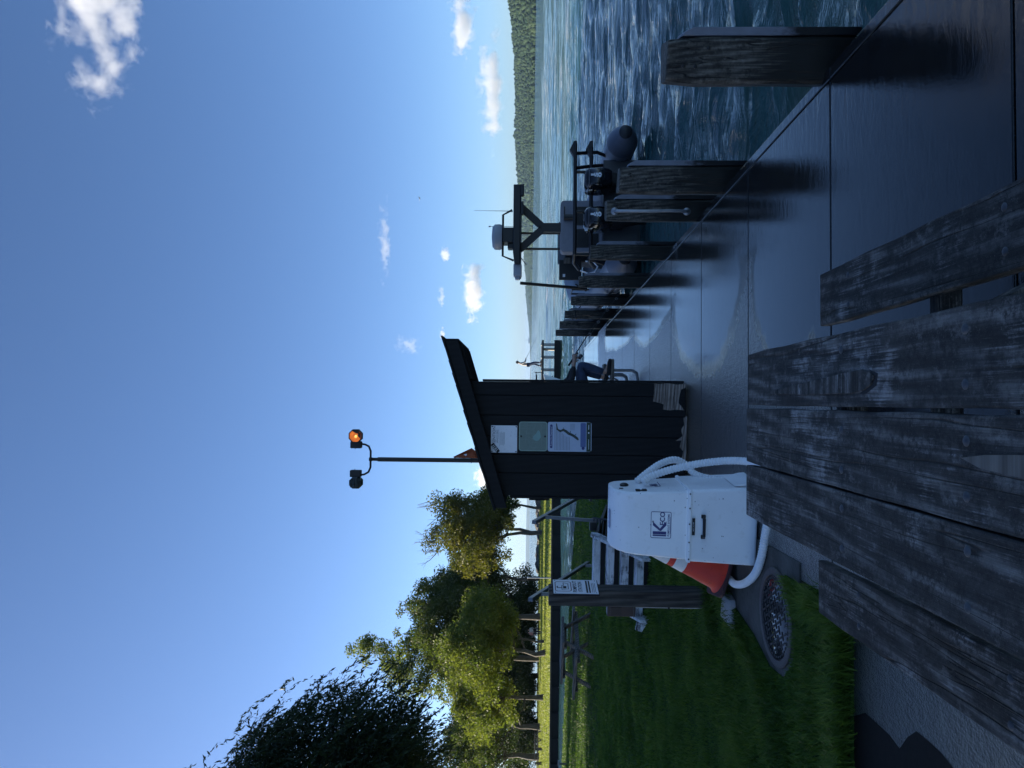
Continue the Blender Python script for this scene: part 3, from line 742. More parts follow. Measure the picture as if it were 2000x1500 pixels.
bush('dark shrub farthest left on the park lawn', 1048, 1440, 112, 4.0, 4.4, 45)
bush('tall dense shrub closing the gap right of the walkers', 1048, 1190, 117, 5.6, 4.6, 46)
bush('tall dense shrub between the lime tree trunk and the walkers', 1048, 1250, 118, 5.4, 5.0, 47)
bush('tall dense shrub left of the lime tree trunks', 1048, 1320, 118, 5.6, 5.0, 48)
bush('tall dense shrub under the willow edge in the far park', 1048, 1390, 118, 5.6, 5.2, 49)
bush('tall dense shrub at the left edge of the far park', 1048, 1485, 118, 5.6, 5.4, 50)
for py, hh, sd, lb in ((1165, 15.5, 61, 'dark tree filling in behind the dark green tree and the broad tree'), (1320, 17, 62, 'dark tree filling in between the tallest tree and the willow'), (1410, 15, 63, 'dark tree far behind the willow strands')):
    trees_done.insert(-1, tree('green_tree', lb, 'tree', stand(1050, py, 116), hh, 6.2, 1.8, sd, 'leaf_dark', clumps=80, leaves=13000, ls=.24, tr=.36, group=G_PARK))
# unseen trees left of the view, some added so their shade covers the dock and the near lawn
src_dark, src_wil = trees_done[3], trees_done[-1]
G_SH = 'shade trees on the near lawn'
shade = [(-27, 23, .95, .3), (-22, 20, .85, 4.4), (-20.6, 24.2, .62, 5.2), (-25, 13, .95, 1.5), (-24, 3, 1.0, 2.7), (-38, 22, 1.1, 2.2), (-40, 8, 1.1, 3.3)]
for i, (x, y, s, a) in enumerate(shade):
    c = copy_tree(src_dark); c.location = (x, y, 0); c.rotation_euler.z = a; c.scale = (s*1.05, s*1.05, s*.9)
    c['label'] = 'tall leafy tree shading the near lawn from beyond the left edge of the view'; c['group'] = G_SH; c.name = 'shade_tree'

# ---- grass
def blades(name, label, pts, h, wd, mat, seed, lean=.5):
    rg = np.random.default_rng(seed); n = len(pts)
    a = rg.random(n)*6.28; d = np.stack([np.cos(a), np.sin(a), np.zeros(n)], -1); u = np.stack([-np.sin(a), np.cos(a), np.zeros(n)], -1)
    hh = h*(.45+.9*rg.random(n)); ww = wd*(.6+.8*rg.random(n)); le = lean*hh*(.2+rg.random(n))
    up = np.array([0, 0, 1.0]); B = pts
    m = B+up*(hh*.55)[:, None]+d*(le*.35)[:, None]; t = B+up*hh[:, None]*.97+d*le[:, None]
    V = np.stack([B-u*ww[:, None], B+u*ww[:, None], m+u*(ww*.7)[:, None], m-u*(ww*.7)[:, None], t], 1).reshape(-1, 3)
    i = np.arange(n)[:, None]*5
    Fq = np.concatenate([i+np.array([[0, 1, 2]]), i+np.array([[0, 2, 3]]), i+np.array([[3, 2, 4]])], 0)
    o = np_mesh(name, V, Fq, mat); tag(o, label, 'grass', kind='stuff'); return o
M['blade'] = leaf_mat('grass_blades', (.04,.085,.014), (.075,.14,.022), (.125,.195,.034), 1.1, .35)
M['blade_far'] = leaf_mat('sunlit_grass_blades', (.13,.17,.04), (.22,.255,.07), (.34,.345,.12), .4, .4)  # lightened like the park turf, sunshine included in the blade colour
def scatter(P, box, n, rg):
    x = box[0]+(box[1]-box[0])*rg.random(n); y = box[2]+(box[3]-box[2])*rg.random(n)
    k = poly_inside(P, x, y); return x[k], y[k]
def near_grass():
    rg = np.random.default_rng(5); out = []; hs = []
    for bx, n in (((-4.6, -1, 3.9, 6.5), 75000), ((-6, -1, 6.5, 10), 65000), ((-10, -1, 10, 18), 70000), ((-20, -1, 18, 40), 90000)):
        x, y = scatter(LAWN, bx, n, rg); out.append(np.stack([x, y, np.full(len(x), .012)], -1))
        hs.append(np.full(len(x), {3.9: .062, 6.5: .066, 10: .075, 18: .085}[bx[2]]))
    P = np.concatenate(out); dist = P[:, 1]
    k1 = dist < 10
    clump = .72+.45*np.sin(P[:, 0]*5.1+1.3*np.sin(P[:, 1]*3))*np.sin(P[:, 1]*4.3+P[:, 0])
    Hn = .07*np.clip(clump, .4, 1.3)
    edge = np.minimum.reduce([np.abs(P[:, 1]-4.0)]) < .22
    Hn[edge] *= 1.35
    Hn[(np.abs(P[:, 0]+1.5) < .45) & (P[:, 1] > 4.6) & (P[:, 1] < 5.6)] *= .85
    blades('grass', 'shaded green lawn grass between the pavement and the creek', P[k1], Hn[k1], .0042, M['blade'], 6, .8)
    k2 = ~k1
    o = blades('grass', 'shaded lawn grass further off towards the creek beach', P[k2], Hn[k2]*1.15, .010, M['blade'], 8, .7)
    # longer tufts along the pad, the pavement edge and the sign post
    def along(a, b, n, s): 
        q = rg.random(n)[:, None]; return np.array(a)+(np.array(b)-np.array(a))*q+rg.normal(size=(n, 2))*s
    T = np.concatenate([along((-1.13, 4.05), (-1.13, 4.5), 900, .035), along((-1.98, 5.35), (-1.72, 6.3), 700, .04),
                        along((-1.66, 6.3), (-1.4, 6.8), 700, .06), along((-6, 4.03), (-1.1, 4.03), 6000, .03), along((-1.95, 6.9), (-1.6, 7.0), 900, .08), along((-1.2, 8.3), (-1.1, 10), 800, .05)])
    T3 = np.concatenate([T, np.full((len(T), 1), .005)], 1)
    blades('grass_tufts', 'long dark grass blades along the pavement and the concrete pad', T3, np.full(len(T), .125), .0035, M['blade'], 9, 1.1)
    x, y = scatter(PARK, (-60, -3, 47.8, 125), 90000, rg); y = 47.8+(y-47.8)*1.0
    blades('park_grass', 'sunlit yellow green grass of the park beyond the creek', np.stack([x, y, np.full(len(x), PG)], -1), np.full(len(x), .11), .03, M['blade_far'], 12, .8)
near_grass()
# ================================================================ OBJECTS
# ---- picnic table we stand behind
def plank(name, x, y0, y1, wdt, z, parent, yaw=0.0, mat='table_wood', th=.042, bolts=()):
    mb = MB(); L = y1-y0; n = 10; rings = []
    for i in range(n+1):
        q = -L/2+L*i/n; b = .0025*math.sin(3.1*i+x*9)
        e = .0 if 0 < i < n else .004
        hw = wdt/2-e
        rings.append([(q, -hw+b, -th/2), (q, hw+b*.6, -th/2), (q, hw+b*.6, th/2), (q, -hw+b, th/2)])
    mb.loft(rings)
    o = mb.build(name, M[mat], parent, bevel=.005, seg=2)
    o.location = (x, (y0+y1)/2, z-th/2); o.rotation_euler = (0, 0, math.pi/2+yaw)
    for bx, by in bolts:                                   # domed bolt heads
        b = MB(); b.lathe([(.013, -.002), (.0125, .002), (.009, .0045), (.004, .006)], 14)
        k = b.build('bolt', M['steel'], o, smooth=50); k.location = (by-(y0+y1)/2, -bx, th/2-.001)
    return o
def foreground_table():
    t = thing('picnic_table', 'weathered grey plank picnic table in the foreground, top and benches reaching out of view', 'picnic table', (0, 0, 0))
    y0, y1 = .92, 3.345; ya = -.0104
    rows = (1.67, 2.33)
    bl = [(s*.062, q) for q in rows for s in (-1, 1)]
    pl = []
    for i, (xa, xb, lo, dy) in enumerate(((.262, .030, .246, -.03), (.018, -.226, .2, 0), (-.232, -.464, .2, .005))):
        xc = (xa+xb)/2-.0104*1.2
        pl.append(plank('top_plank', xc, y0+.02*i, y1+dy, abs(xa-xb), .75, t, ya, bolts=bl))
    plank('seat_plank', -.757, 1.0, 3.30, .235, .45, t, .004, bolts=[(s*.06, q) for q in (2.9, 2.0) for s in (-1, 1)])
    plank('seat_plank', .498, 1.0, 3.27, .235, .45, t, .004, bolts=[(s*.06, q) for q in (2.98, 2.0) for s in (-1, 1)])
    for y in (2.40, 1.45):
        c = MB(); c.box((-.13, y, .385), (1.40, .04, .085)); c.build('seat_support', M['table_wood'], t, bevel=.004)
        c = MB(); c.box((-.12, y, .686), (.70, .04, .085)); c.build('top_brace', M['table_wood'], t, bevel=.004)
        for s in (-1, 1):
            g = MB(); g.beam((-.12+s*.22, y+.042, .70), (-.12+s*.58, y+.042, .0), .04, .09, (0, 1, 0)); g.build('leg', M['table_wood'], t, bevel=.004)
    # raw place where a sliver has split off the middle board
    v = MB(); P = [(1.69, -.098), (1.62, -.116), (1.5, -.124), (1.36, -.130), (1.2, -.134), (1.2, -.065), (1.36, -.074), (1.5, -.080), (1.60, -.086)]
    v.prism([(b, a) for a, b in P], .7503, .7512, 'xy')
    v.build('split_patch', M['raw_wood'], pl[1]).matrix_local = Matrix.Rotation(-(math.pi/2+ya), 4, 'Z') @ Matrix.Translation(-pl[1].location)
    # torn tongue of wood standing proud of the right hand board
    f = MB(); T = [(2.13, .118), (2.10, .105), (2.12, .082), (2.17, .066), (2.25, .060), (2.6, .062), (3.0, .075), (3.0, .085), (2.6, .108), (2.3, .124), (2.18, .128)]
    f.prism([(b, a) for a, b in T], .7495, .7550, 'xy'); f.build('torn_tongue', M['table_wood'], pl[0], bevel=.002).matrix_local = (Matrix.Translation(pl[0].location) @ Matrix.Rotation(math.pi/2+ya, 4, 'Z')).inverted()
    f = MB(); T = [(2.135, .125), (2.085, .112), (2.095, .078), (2.16, .056), (2.20, .058), (2.135, .082), (2.115, .104)]
    f.prism([(b, a) for a, b in T], .7500, .7508, 'xy'); f.build('torn_gap_shade', M['dark_slot'], pl[0]).matrix_local = (Matrix.Translation(pl[0].location) @ Matrix.Rotation(math.pi/2+ya, 4, 'Z')).inverted()  # thin dark sheet on the board, painted shade of a gap
foreground_table()

# ---- picnic table on the lawn (and two copies far off in the park)
def lawn_table():
    t = thing('picnic_table', 'grey wooden picnic table standing alone on the near lawn by the creek beach', 'picnic table', (0,0,0))
    L = 1.8
    for k in range(5):
        b = MB(); b.box((0, (k-2)*.148, .74), (L, .142, .06)); b.build('top_plank', M['far_wood'], t, bevel=.005)
    for s in (-1, 1):
        b = MB(); b.box((0, s*.66, .44), (L, .27, .06)); b.build('seat_plank', M['far_wood'], t, bevel=.005)
    for x in (-.62, .62):
        b = MB(); b.box((x, 0, .39), (.045, 1.46, .10)); b.build('seat_support', M['far_wood'], t)
        b = MB(); b.box((x, 0, .685), (.045, .72, .08)); b.build('top_brace', M['far_wood'], t)
        for s in (-1, 1):
            g = MB(); g.beam((x+.046, s*.20, .70), (x+.046, s*.62, 0), .045, .13, (1, 0, 0)); g.build('leg', M['far_wood'], t, bevel=.004)
    return t
LT = lawn_table(); p = at(1157, 1288, .02); LT.location = (p.x+.05, p.y+.5, .02); LT.rotation_euler.z = R(-38); LT.scale = (1.08, 1.08, 1.06)
for (px, py, y, a, lb) in ((1062, 1478, 78, .3, 'small far picnic table at the left edge of the sunlit park lawn'), (1059, 1446, 84, 1.2, 'small far picnic table under the willow strands on the park lawn')):
    c = copy_tree(LT); q = far(px, py, y); c.location = (q.x, y, PG); c.rotation_euler.z = a; c['label'] = lb; c['group'] = 'picnic tables in the park'

# ---- mooring piles along the dock edge
def make_pile(x, y, wd, top, label, tilt=0.0, bar=False, fend=.11, fw=.05, seed=0):
    rg = random.Random(seed); t = thing('mooring_pile', label, 'pile', (x, y, 0), -.8*math.atan2(x, y), 'mooring piles along the dock edge')
    mb = MB(); rings = []; n = 9; h = wd/2
    for i in range(n+1):
        z = -1.0+(top+1.0)*i/n; s = 1+.02*math.sin(2.3*i+seed); c = h*.16; ox = tilt*z
        e = .9 if i == n else 1
        zz = [rg.uniform(-.012, .006) if i == n else 0 for _ in range(8)]
        pts = [(-h+c, -h), (h-c, -h), (h, -h+c), (h, h-c), (h-c, h), (-h+c, h), (-h, h-c), (-h, -h+c)]
        rings.append([(a*s*e+ox, b*s*e, z+zz[k]) for k, (a, b) in enumerate(pts)])
    mb.loft(rings); mb.build('post', M['pile_wood'], t, bevel=.008)
    f = MB(); ft = top-fend
    f.prism([(h+.004, -1), (h+fw, -1), (h+fw, ft-.05), (h+fw*.55, ft), (h+.004, ft+.012)], -h*.92, h*.8, 'xz')
    f.build('fender_board', M['fender_wet'], t, bevel=.006)
    for q in range(3):
        b = MB(); b.lathe([(.011, -.004), (.011, .004), (.006, .008)], 10, Matrix.Translation((rg.uniform(-h*.5, h*.5), -h*1.01, top-.1-.07*q)) @ Matrix.Rotation(R(90), 4, 'X')); b.build('bolt', M['black'], t)
    if bar:
        b = MB(); yb = -h-.055
        b.tube([(-.01, -h, .86), (-.01, yb+.02, .865), (-.01, yb, .84), (-.01, yb, .48), (-.005, yb-.004, .30), (-.01, yb, .13), (-.01, yb+.02, .105), (-.01, -h, .11)], .017, 12)
        gr = b.build('grab_bar', M['stainless'], t, smooth=60)
        for z in (.86, .11):
            k = MB(); k.lathe([(.04, 0), (.04, .008), (.02, .02)], 16, Matrix.Translation((-.01, -h, z)) @ Matrix.Rotation(R(90), 4, 'X')); k.build('flange', M['stainless'], gr, smooth=40)
    return t
def fender_mat():
    mt = plain('fender_board_wet', (.17,.18,.21), .75, var=.2, scale=5, bump=.2); nt = mt.node_tree; p = nt.nodes['Principled BSDF']; g = G(nt)
    col = p.inputs['Base Color'].links[0].from_socket; tc = g.n('TexCoord'); sx = g.n('SeparateXYZ'); g.l(tc.outputs['Object'], sx.inputs[0])
    hz = g.math('ADD', sx.outputs[2], g.math('MULTIPLY', g.math('SUBTRACT', g.noise(g.coord('Object', (6,6,3)), 3, 5, .7), .5), .5))
    g.l(g.mix(g.math('SUBTRACT', 1, g.step(hz, .20, .34)), col, (.005,.005,.005)), p.inputs['Base Color']); return mt
M['fender_wet'] = fender_mat()
ordn = ['nearest the camera, alone at the right edge of the dock', 'second from the camera, with three dark bolt holes near its top', 'third from the camera, with a stainless grab bar on its face',
        'fourth from the camera, dark knot cluster near its top', 'fifth from the camera, in front of the boat bow', 'sixth from the camera, just left of the boat bow',
        'seventh from the camera, with a mooring rope tied round it', 'eighth from the camera, next to last of the row', 'last and farthest of the row at the end of the dock']
PILES = [(112, 4.44, .262, .935, .10), (348, 6.75, .245, .94, .10), (408, 7.79, .225, .945, .10), (491, 9.88, .20, .945, .10), (548.5, 12.1, .195, .955, .11), (586, 14.3, .185, .96, .1), (613, 16.3, .185, .99, .1), (633, 18.3, .19, 1.02, .1), (649, 20.2, .185, 1.06, .1)]
for i, (py, zz, wd, tp, fe) in enumerate(PILES):
    x = (800-py)/1440*zz
    make_pile(x, zz, wd, tp, 'weathered mooring pile, '+ordn[i], bar=(i == 2), fend=fe, seed=i+3)

# ---- dark ticket-size shed
ZS = 8.07
def sx_(py): return (800-py)/1440*ZS
def shed():
    t = thing('shed', 'small dark board shed with slanted roof and three signs on its wall', 'shed', (-.315, ZS, 0))
    ox = -.315
    top = lambda X: 1.99+.309*(X+1.05)
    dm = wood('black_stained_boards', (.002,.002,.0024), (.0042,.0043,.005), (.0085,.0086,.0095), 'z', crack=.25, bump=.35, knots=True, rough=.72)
    xs = [sx_(q) for q in (745, 772, 811, 852, 887, 923, 968)]
    f = MB(); rg = random.Random(4)
    for a, b in zip(xs[1:], xs[:-1]):
        a2, b2 = a+.004, b-.004; zb = .045
        low = [(b2-(b2-a2)*k/6, zb+(rg.uniform(-.01, .02) if k not in (0, 6) else 0)) for k in range(7)]
        f.prism([(x-ox, z) for x, z in low]+[(a2-ox, top(a2)), (b2-ox, top(b2))], 0, .022, 'xz')
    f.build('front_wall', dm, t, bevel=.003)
    k = MB(); a, b = xs[-1], xs[0]; D = 1.12
    k.prism([(a-ox+.002, .03), (b-ox-.002, .03), (b-ox-.002, top(b)-.01), (a-ox+.002, top(a)-.01)], .0235, .04, 'xz')
    k.prism([(a-ox+.002, .03), (b-ox-.002, .03), (b-ox-.002, top(b)-.01), (a-ox+.002, top(a)-.01)], D, D+.02, 'xz')
    k.box((a-ox+.011, (D+.04)/2, (top(a)+.0)/2), (.02, D-.043, top(a)-.05)); k.box((b-ox-.011, (D+.04)/2, top(b)/2), (.02, D-.043, top(b)-.05))
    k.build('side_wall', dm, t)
    kk = MB(); kk.box((b-ox+.012, .04, 1.15), (.022, .09, 2.2)); kk.box((a-ox-.012, .04, .98), (.022, .09, 1.9)); kk.build('corner_trim', dm, t, bevel=.002)
    sh = MB(); sh.box((a-ox-.035, .35, 1.62), (.04, .5, .22)); sh.build('shutter', dm, t, bevel=.003)
    # roof with deep front board and right overhang
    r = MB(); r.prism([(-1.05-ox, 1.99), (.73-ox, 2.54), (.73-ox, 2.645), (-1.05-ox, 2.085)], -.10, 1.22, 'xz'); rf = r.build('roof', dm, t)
    fa = MB(); fa.prism([(-1.055-ox, 1.965), (.735-ox, 2.51), (.735-ox, 2.655), (-1.055-ox, 2.095)], -.135, -.102, 'xz'); fa.build('fascia_board', dm, rf, bevel=.004)
    fb = MB(); fb.prism([(.732-ox, 2.50), (.765-ox, 2.51), (.765-ox, 2.655), (.732-ox, 2.645)], -.10, 1.22, 'xz'); fb.build('fascia_board', dm, rf, bevel=.004)
    sgm = plain('asphalt_shingles', (.012,.012,.013), .9, var=.5, scale=40, bump=.8)
    sg = MB(); nseg = 14; rg = random.Random(9)
    for q in range(nseg):
        u0, u1 = q/nseg, (q+1)/nseg; xa, xb = -1.08+1.87*u0, -1.08+1.87*u1; za, zb2 = 2.094+.314*(xa+1.05), 2.094+.314*(xb+1.05); j = rg.uniform(0, .012)
        sg.prism([(xa-ox, za+.004), (xb-ox, zb2+.004), (xb-ox, zb2+.02+j), (xa-ox, za+.020+j*.3)], -.155-rg.uniform(0, .012), 1.25, 'xz')
    sg.build('shingles', sgm, rf)
    for q in range(6):
        b_ = MB(); b_.prism([(.33-ox, 2.36), (.72-ox, 2.48), (.72-ox, 2.53), (.33-ox, 2.41)], -.05+q*.21, .0+q*.21, 'xz'); b_.build('rafter', dm, rf)
    # rotten corner where the stain has broken away
    def w(rx, ry): 
        px, py = 850+rx*.26667, 600+ry*.26667; return (sx_(py)-ox, 1.72-(px-1038)*ZS/1440)
    raw = wood('rotten_plywood', (.08,.062,.05), (.24,.19,.155), (.46,.39,.33), 'x', crack=.8, bump=.9, fine=2.2, knots=False)
    pp = MB(); pp.prism([w(*q) for q in ((1605,548),(1640,552),(1700,546),(1770,556),(1835,548),(1838,575),(1800,590),(1786,640),(1780,690),(1800,712),(1822,742),(1760,738),(1718,744),(1668,738),(1672,700),(1632,688),(1597,680),(1602,610))], -.004, .0, 'xz')
    pp.build('rotten_patch', raw, t)
    pp = MB(); pp.prism([w(*q) for q in ((1842,780),(1836,1110),(1805,1090),(1815,1040),(1790,1010),(1802,960),(1760,966),(1810,930),(1800,880),(1822,850),(1818,800))][::-1], -.0035, .0, 'xz')
    pp.build('rotten_patch', raw, t)
shed()
# ---- signs on the shed wall
def plate(name, label, cat, px0, px1, py0, py1, r, mat, y=ZS-.006):
    c = far((px0+px1)/2, (py0+py1)/2, y); wv, hv = abs(py1-py0)*y/FPX, abs(px1-px0)*y/FPX
    t = thing(name, label, cat, c)
    mb = MB(); mb.prism(rrect(0, 0, wv, hv, r), -.002, .004, 'xz'); mb.build('panel', M[mat], t); return t, wv, hv
def shed_signs():
    t, wv, hv = plate('wall_sign', 'square white anglers notice with black corner sticker, top of the shed wall', 'sign', 959, 1010, 831, 884, .002, 'signwhite')
    a = MB(); put_text(a, 'ATTENTION', .012, hv*.38, .045, -.0035); a.build('heading', M['faded_dark'], t)
    a = MB(); put_text(a, 'ANGLERS', .03, hv*.25, .034, -.0035)
    for q in range(6): a.box((.0+.004*(q % 3), -.0034, hv*(.16-.035*q)), (wv*(.5-.05*(q % 2)), .0006, .003))
    a.build('lettering', M['faded'], t)
    s = MB(); s.box((-wv*.33, -.0045, hv*.33), (.115, .002, .040), (0, -R(38), 0)); st = s.build('sticker', M['ink'], t)
    a = MB(); put_text(a, 'YETI', -wv*.33, hv*.33, .040, -.0062, rot=R(38), bold=.0008); a.build('lettering', M['whiteink'], st)
    for x, z in ((-.46, .46), (.46, .46), (-.46, -.46), (.46, -.46)):
        b = MB(); b.lathe([(.007, 0), (.007, .004)], 10, Matrix.Translation((wv*x, -.002, hv*z)) @ Matrix.Rotation(R(90), 4, 'X')); b.build('screw', M['black'], t)
    t, wv, hv = plate('wall_sign', 'square pale green map notice with rounded corners, middle of the shed wall', 'sign', 1013.5, 1069, 823.5, 881, .028, 'sign_green')
    ou, i_ = rrect(0, 0, wv-.004, hv-.004, .027), rrect(0, 0, wv-.022, hv-.022, .02)
    a = MB(); ring_outline(a, ou, i_, -.0032); a.build('border', M['green_light'], t)
    a = MB()
    rg = random.Random(2)
    for q in range(9): a.box((rg.uniform(-.4, .4)*wv, -.0034, rg.uniform(-.1, .4)*hv), (.0018, .0005, rg.uniform(.04, .16)), (0, rg.uniform(-.2, .2), 0))
    for q in range(8): a.box((rg.uniform(-.15, .15)*wv, -.0034, rg.uniform(-.42, .4)*hv), (rg.uniform(.1, .25), .0005, .0016), (0, rg.uniform(-.1, .1), 0))
    a.build('map_lines', M['green_line'], t)
    a = MB(); a.prism([(-.045, -.06), (-.01, -.085), (.05, -.075), (.07, -.055), (.03, -.03), (.0, .0), (-.03, .005), (-.05, -.03)], -.0036, -.003, 'xz'); a.build('map_patch', M['green_patch'], t)
    for z in (.42, -.42):
        b = MB(); b.lathe([(.010, 0), (.010, .003), (.006, .005)], 12, Matrix.Translation((0, -.002, hv*z)) @ Matrix.Rotation(R(90), 4, 'X')); b.build('bolt', M['black'], t)
    t, wv, hv = plate('wall_sign', 'tall blue and white salamander protection notice, lowest sign on the shed wall', 'sign', 1070, 1155, 824.5, 882, .022, 'sign_pale')
    bd = MB(); bd.prism(rrect(.004, hv*.42, wv*.80, .026, .010), -.0036, -.002, 'xz'); bd.build('title_band', M['navy'], t)
    a = MB(); put_text(a, 'Protect Our Mudpuppies!', .004, hv*.42, .0205, -.0042); a.build('title', M['whiteink'], t)
    a = MB()
    for q in range(11):
        ln = wv*(.80-.045*q if q < 8 else .45); a.box((-wv*.45+ln/2, -.0032, hv*(.335-.033*q)), (ln, .0006, .0035))
    for q in range(5): a.box((wv*.33, -.0032, hv*(-.02-.022*q)), (wv*.22, .0006, .002))
    a.build('text_lines', M['faded_dark'], t)
    b = MB(); b.box((.0, -.0030, -hv*.435), (wv*.985, .001, hv*.10)); b.build('footer', M['sign_dkgreen'], t)
    a = MB(); a.box((-wv*.25, -.004, -hv*.435), (wv*.34, .0006, .004)); a.box((wv*.33, -.004, -hv*.435), (wv*.16, .0006, .006))
    a.prism([(.045+.008*math.cos(k), -hv*.435+.008*math.sin(k)) for k in np.linspace(0, 6, 10)], -.0042, -.0035, 'xz'); a.build('lettering', M['whiteink'], t)
    b = MB(); b.prism(rrect(.02, -hv*.31, wv*.82, hv*.125, .012), -.0036, -.002, 'xz'); b.build('info_band', M['sign_blue'], t)
    b = MB(); b.prism([(-wv*.38+.017*math.cos(k), -hv*.31+.017*math.sin(k)) for k in np.linspace(0, 6.0, 16)], -.0048, -.0038, 'xz'); b.build('emblem', M['navy'], t)
    # the salamander drawn on the sheet
    s = MB(); C = [(.145, .175), (.08, .165), (.062, .13), (.075, .10), (.06, .07), (.035, .04), (.02, .0), (.0, -.03), (-.02, -.055), (-.035, -.065)]
    Wd = [.004, .009, .012, .013, .014, .014, .013, .014, .013, .006]; Lf, Rt = [], []
    C = [(x, z-.03) for x, z in C]
    for i, (x, z) in enumerate(C):
        a0, b0 = C[max(0, i-1)], C[min(len(C)-1, i+1)]; d = Vector((b0[0]-a0[0], b0[1]-a0[1])).normalized(); Lf.append((x-d.y*Wd[i], z+d.x*Wd[i])); Rt.append((x+d.y*Wd[i], z-d.x*Wd[i]))
    n = len(C); s.raw([(x, -.0042, z) for x, z in Lf+Rt], [(i, i+1, n+i+1, n+i) for i in range(n-1)])
    for (x, z, dx, dz) in ((.03, .0, .035, -.006), (.01, -.05, .025, -.018), (.07, .06, .03, .01)): s.prism([(x, z), (x+dx, z+dz), (x+dx, z+dz-.006), (x, z-.007)], -.0042, -.004, 'xz')
    s.build('salamander_picture', M['salamander'], t)
M['faded_dark'] = plain('faded_dark_print', (.10,.11,.14), .6, bump=0)
M['sign_green'] = plain('pale_green_enamel', (.17,.22,.185), .5, var=.08, scale=30, bump=0)
M['green_light'] = plain('light_green_border', (.27,.36,.29), .5, bump=0)
M['green_line'] = plain('light_map_line', (.25,.31,.27), .5, bump=0)
M['green_patch'] = plain('map_lake_patch', (.20,.33,.30), .5, bump=0)
M['sign_pale'] = plain('pale_blue_sheet', (.42,.48,.60), .4, var=.05, bump=0)
M['sign_dkgreen'] = plain('dark_green_print', (.012,.035,.022), .4, bump=0)
M['sign_blue'] = plain('mid_blue_print', (.09,.13,.30), .4, bump=0)
M['salamander'] = plain('brown_spotted_print', (.035,.045,.04), .5, var=.5, scale=60, bump=0)
shed_signs()

# ---- white pump-out station with its hose
def corrugated(mb, pts, r, pitch=.024):
    P = [Vector(p) for p in pts]; C = []
    for i in range(len(P)-1):                              # catmull-rom
        p0, p1, p2, p3 = P[max(i-1, 0)], P[i], P[i+1], P[min(i+2, len(P)-1)]
        for k in range(12):
            q = k/12; C.append(.5*((2*p1)+(p2-p0)*q+(2*p0-5*p1+4*p2-p3)*q*q+(3*p1-p0-3*p2+p3)*q**3))
    C.append(P[-1]); d = [0]
    for a, b in zip(C, C[1:]): d.append(d[-1]+(b-a).length)
    n = int(d[-1]/pitch)*2; out = []; rad = []
    j = 0
    for i in range(n+1):
        s = d[-1]*i/n
        while j < len(d)-2 and d[j+1] < s: j += 1
        out.append(C[j].lerp(C[j+1], (s-d[j])/max(1e-6, d[j+1]-d[j]))); rad.append(r if i % 2 else r*.80)
    mb.tube(out, rad, 14)
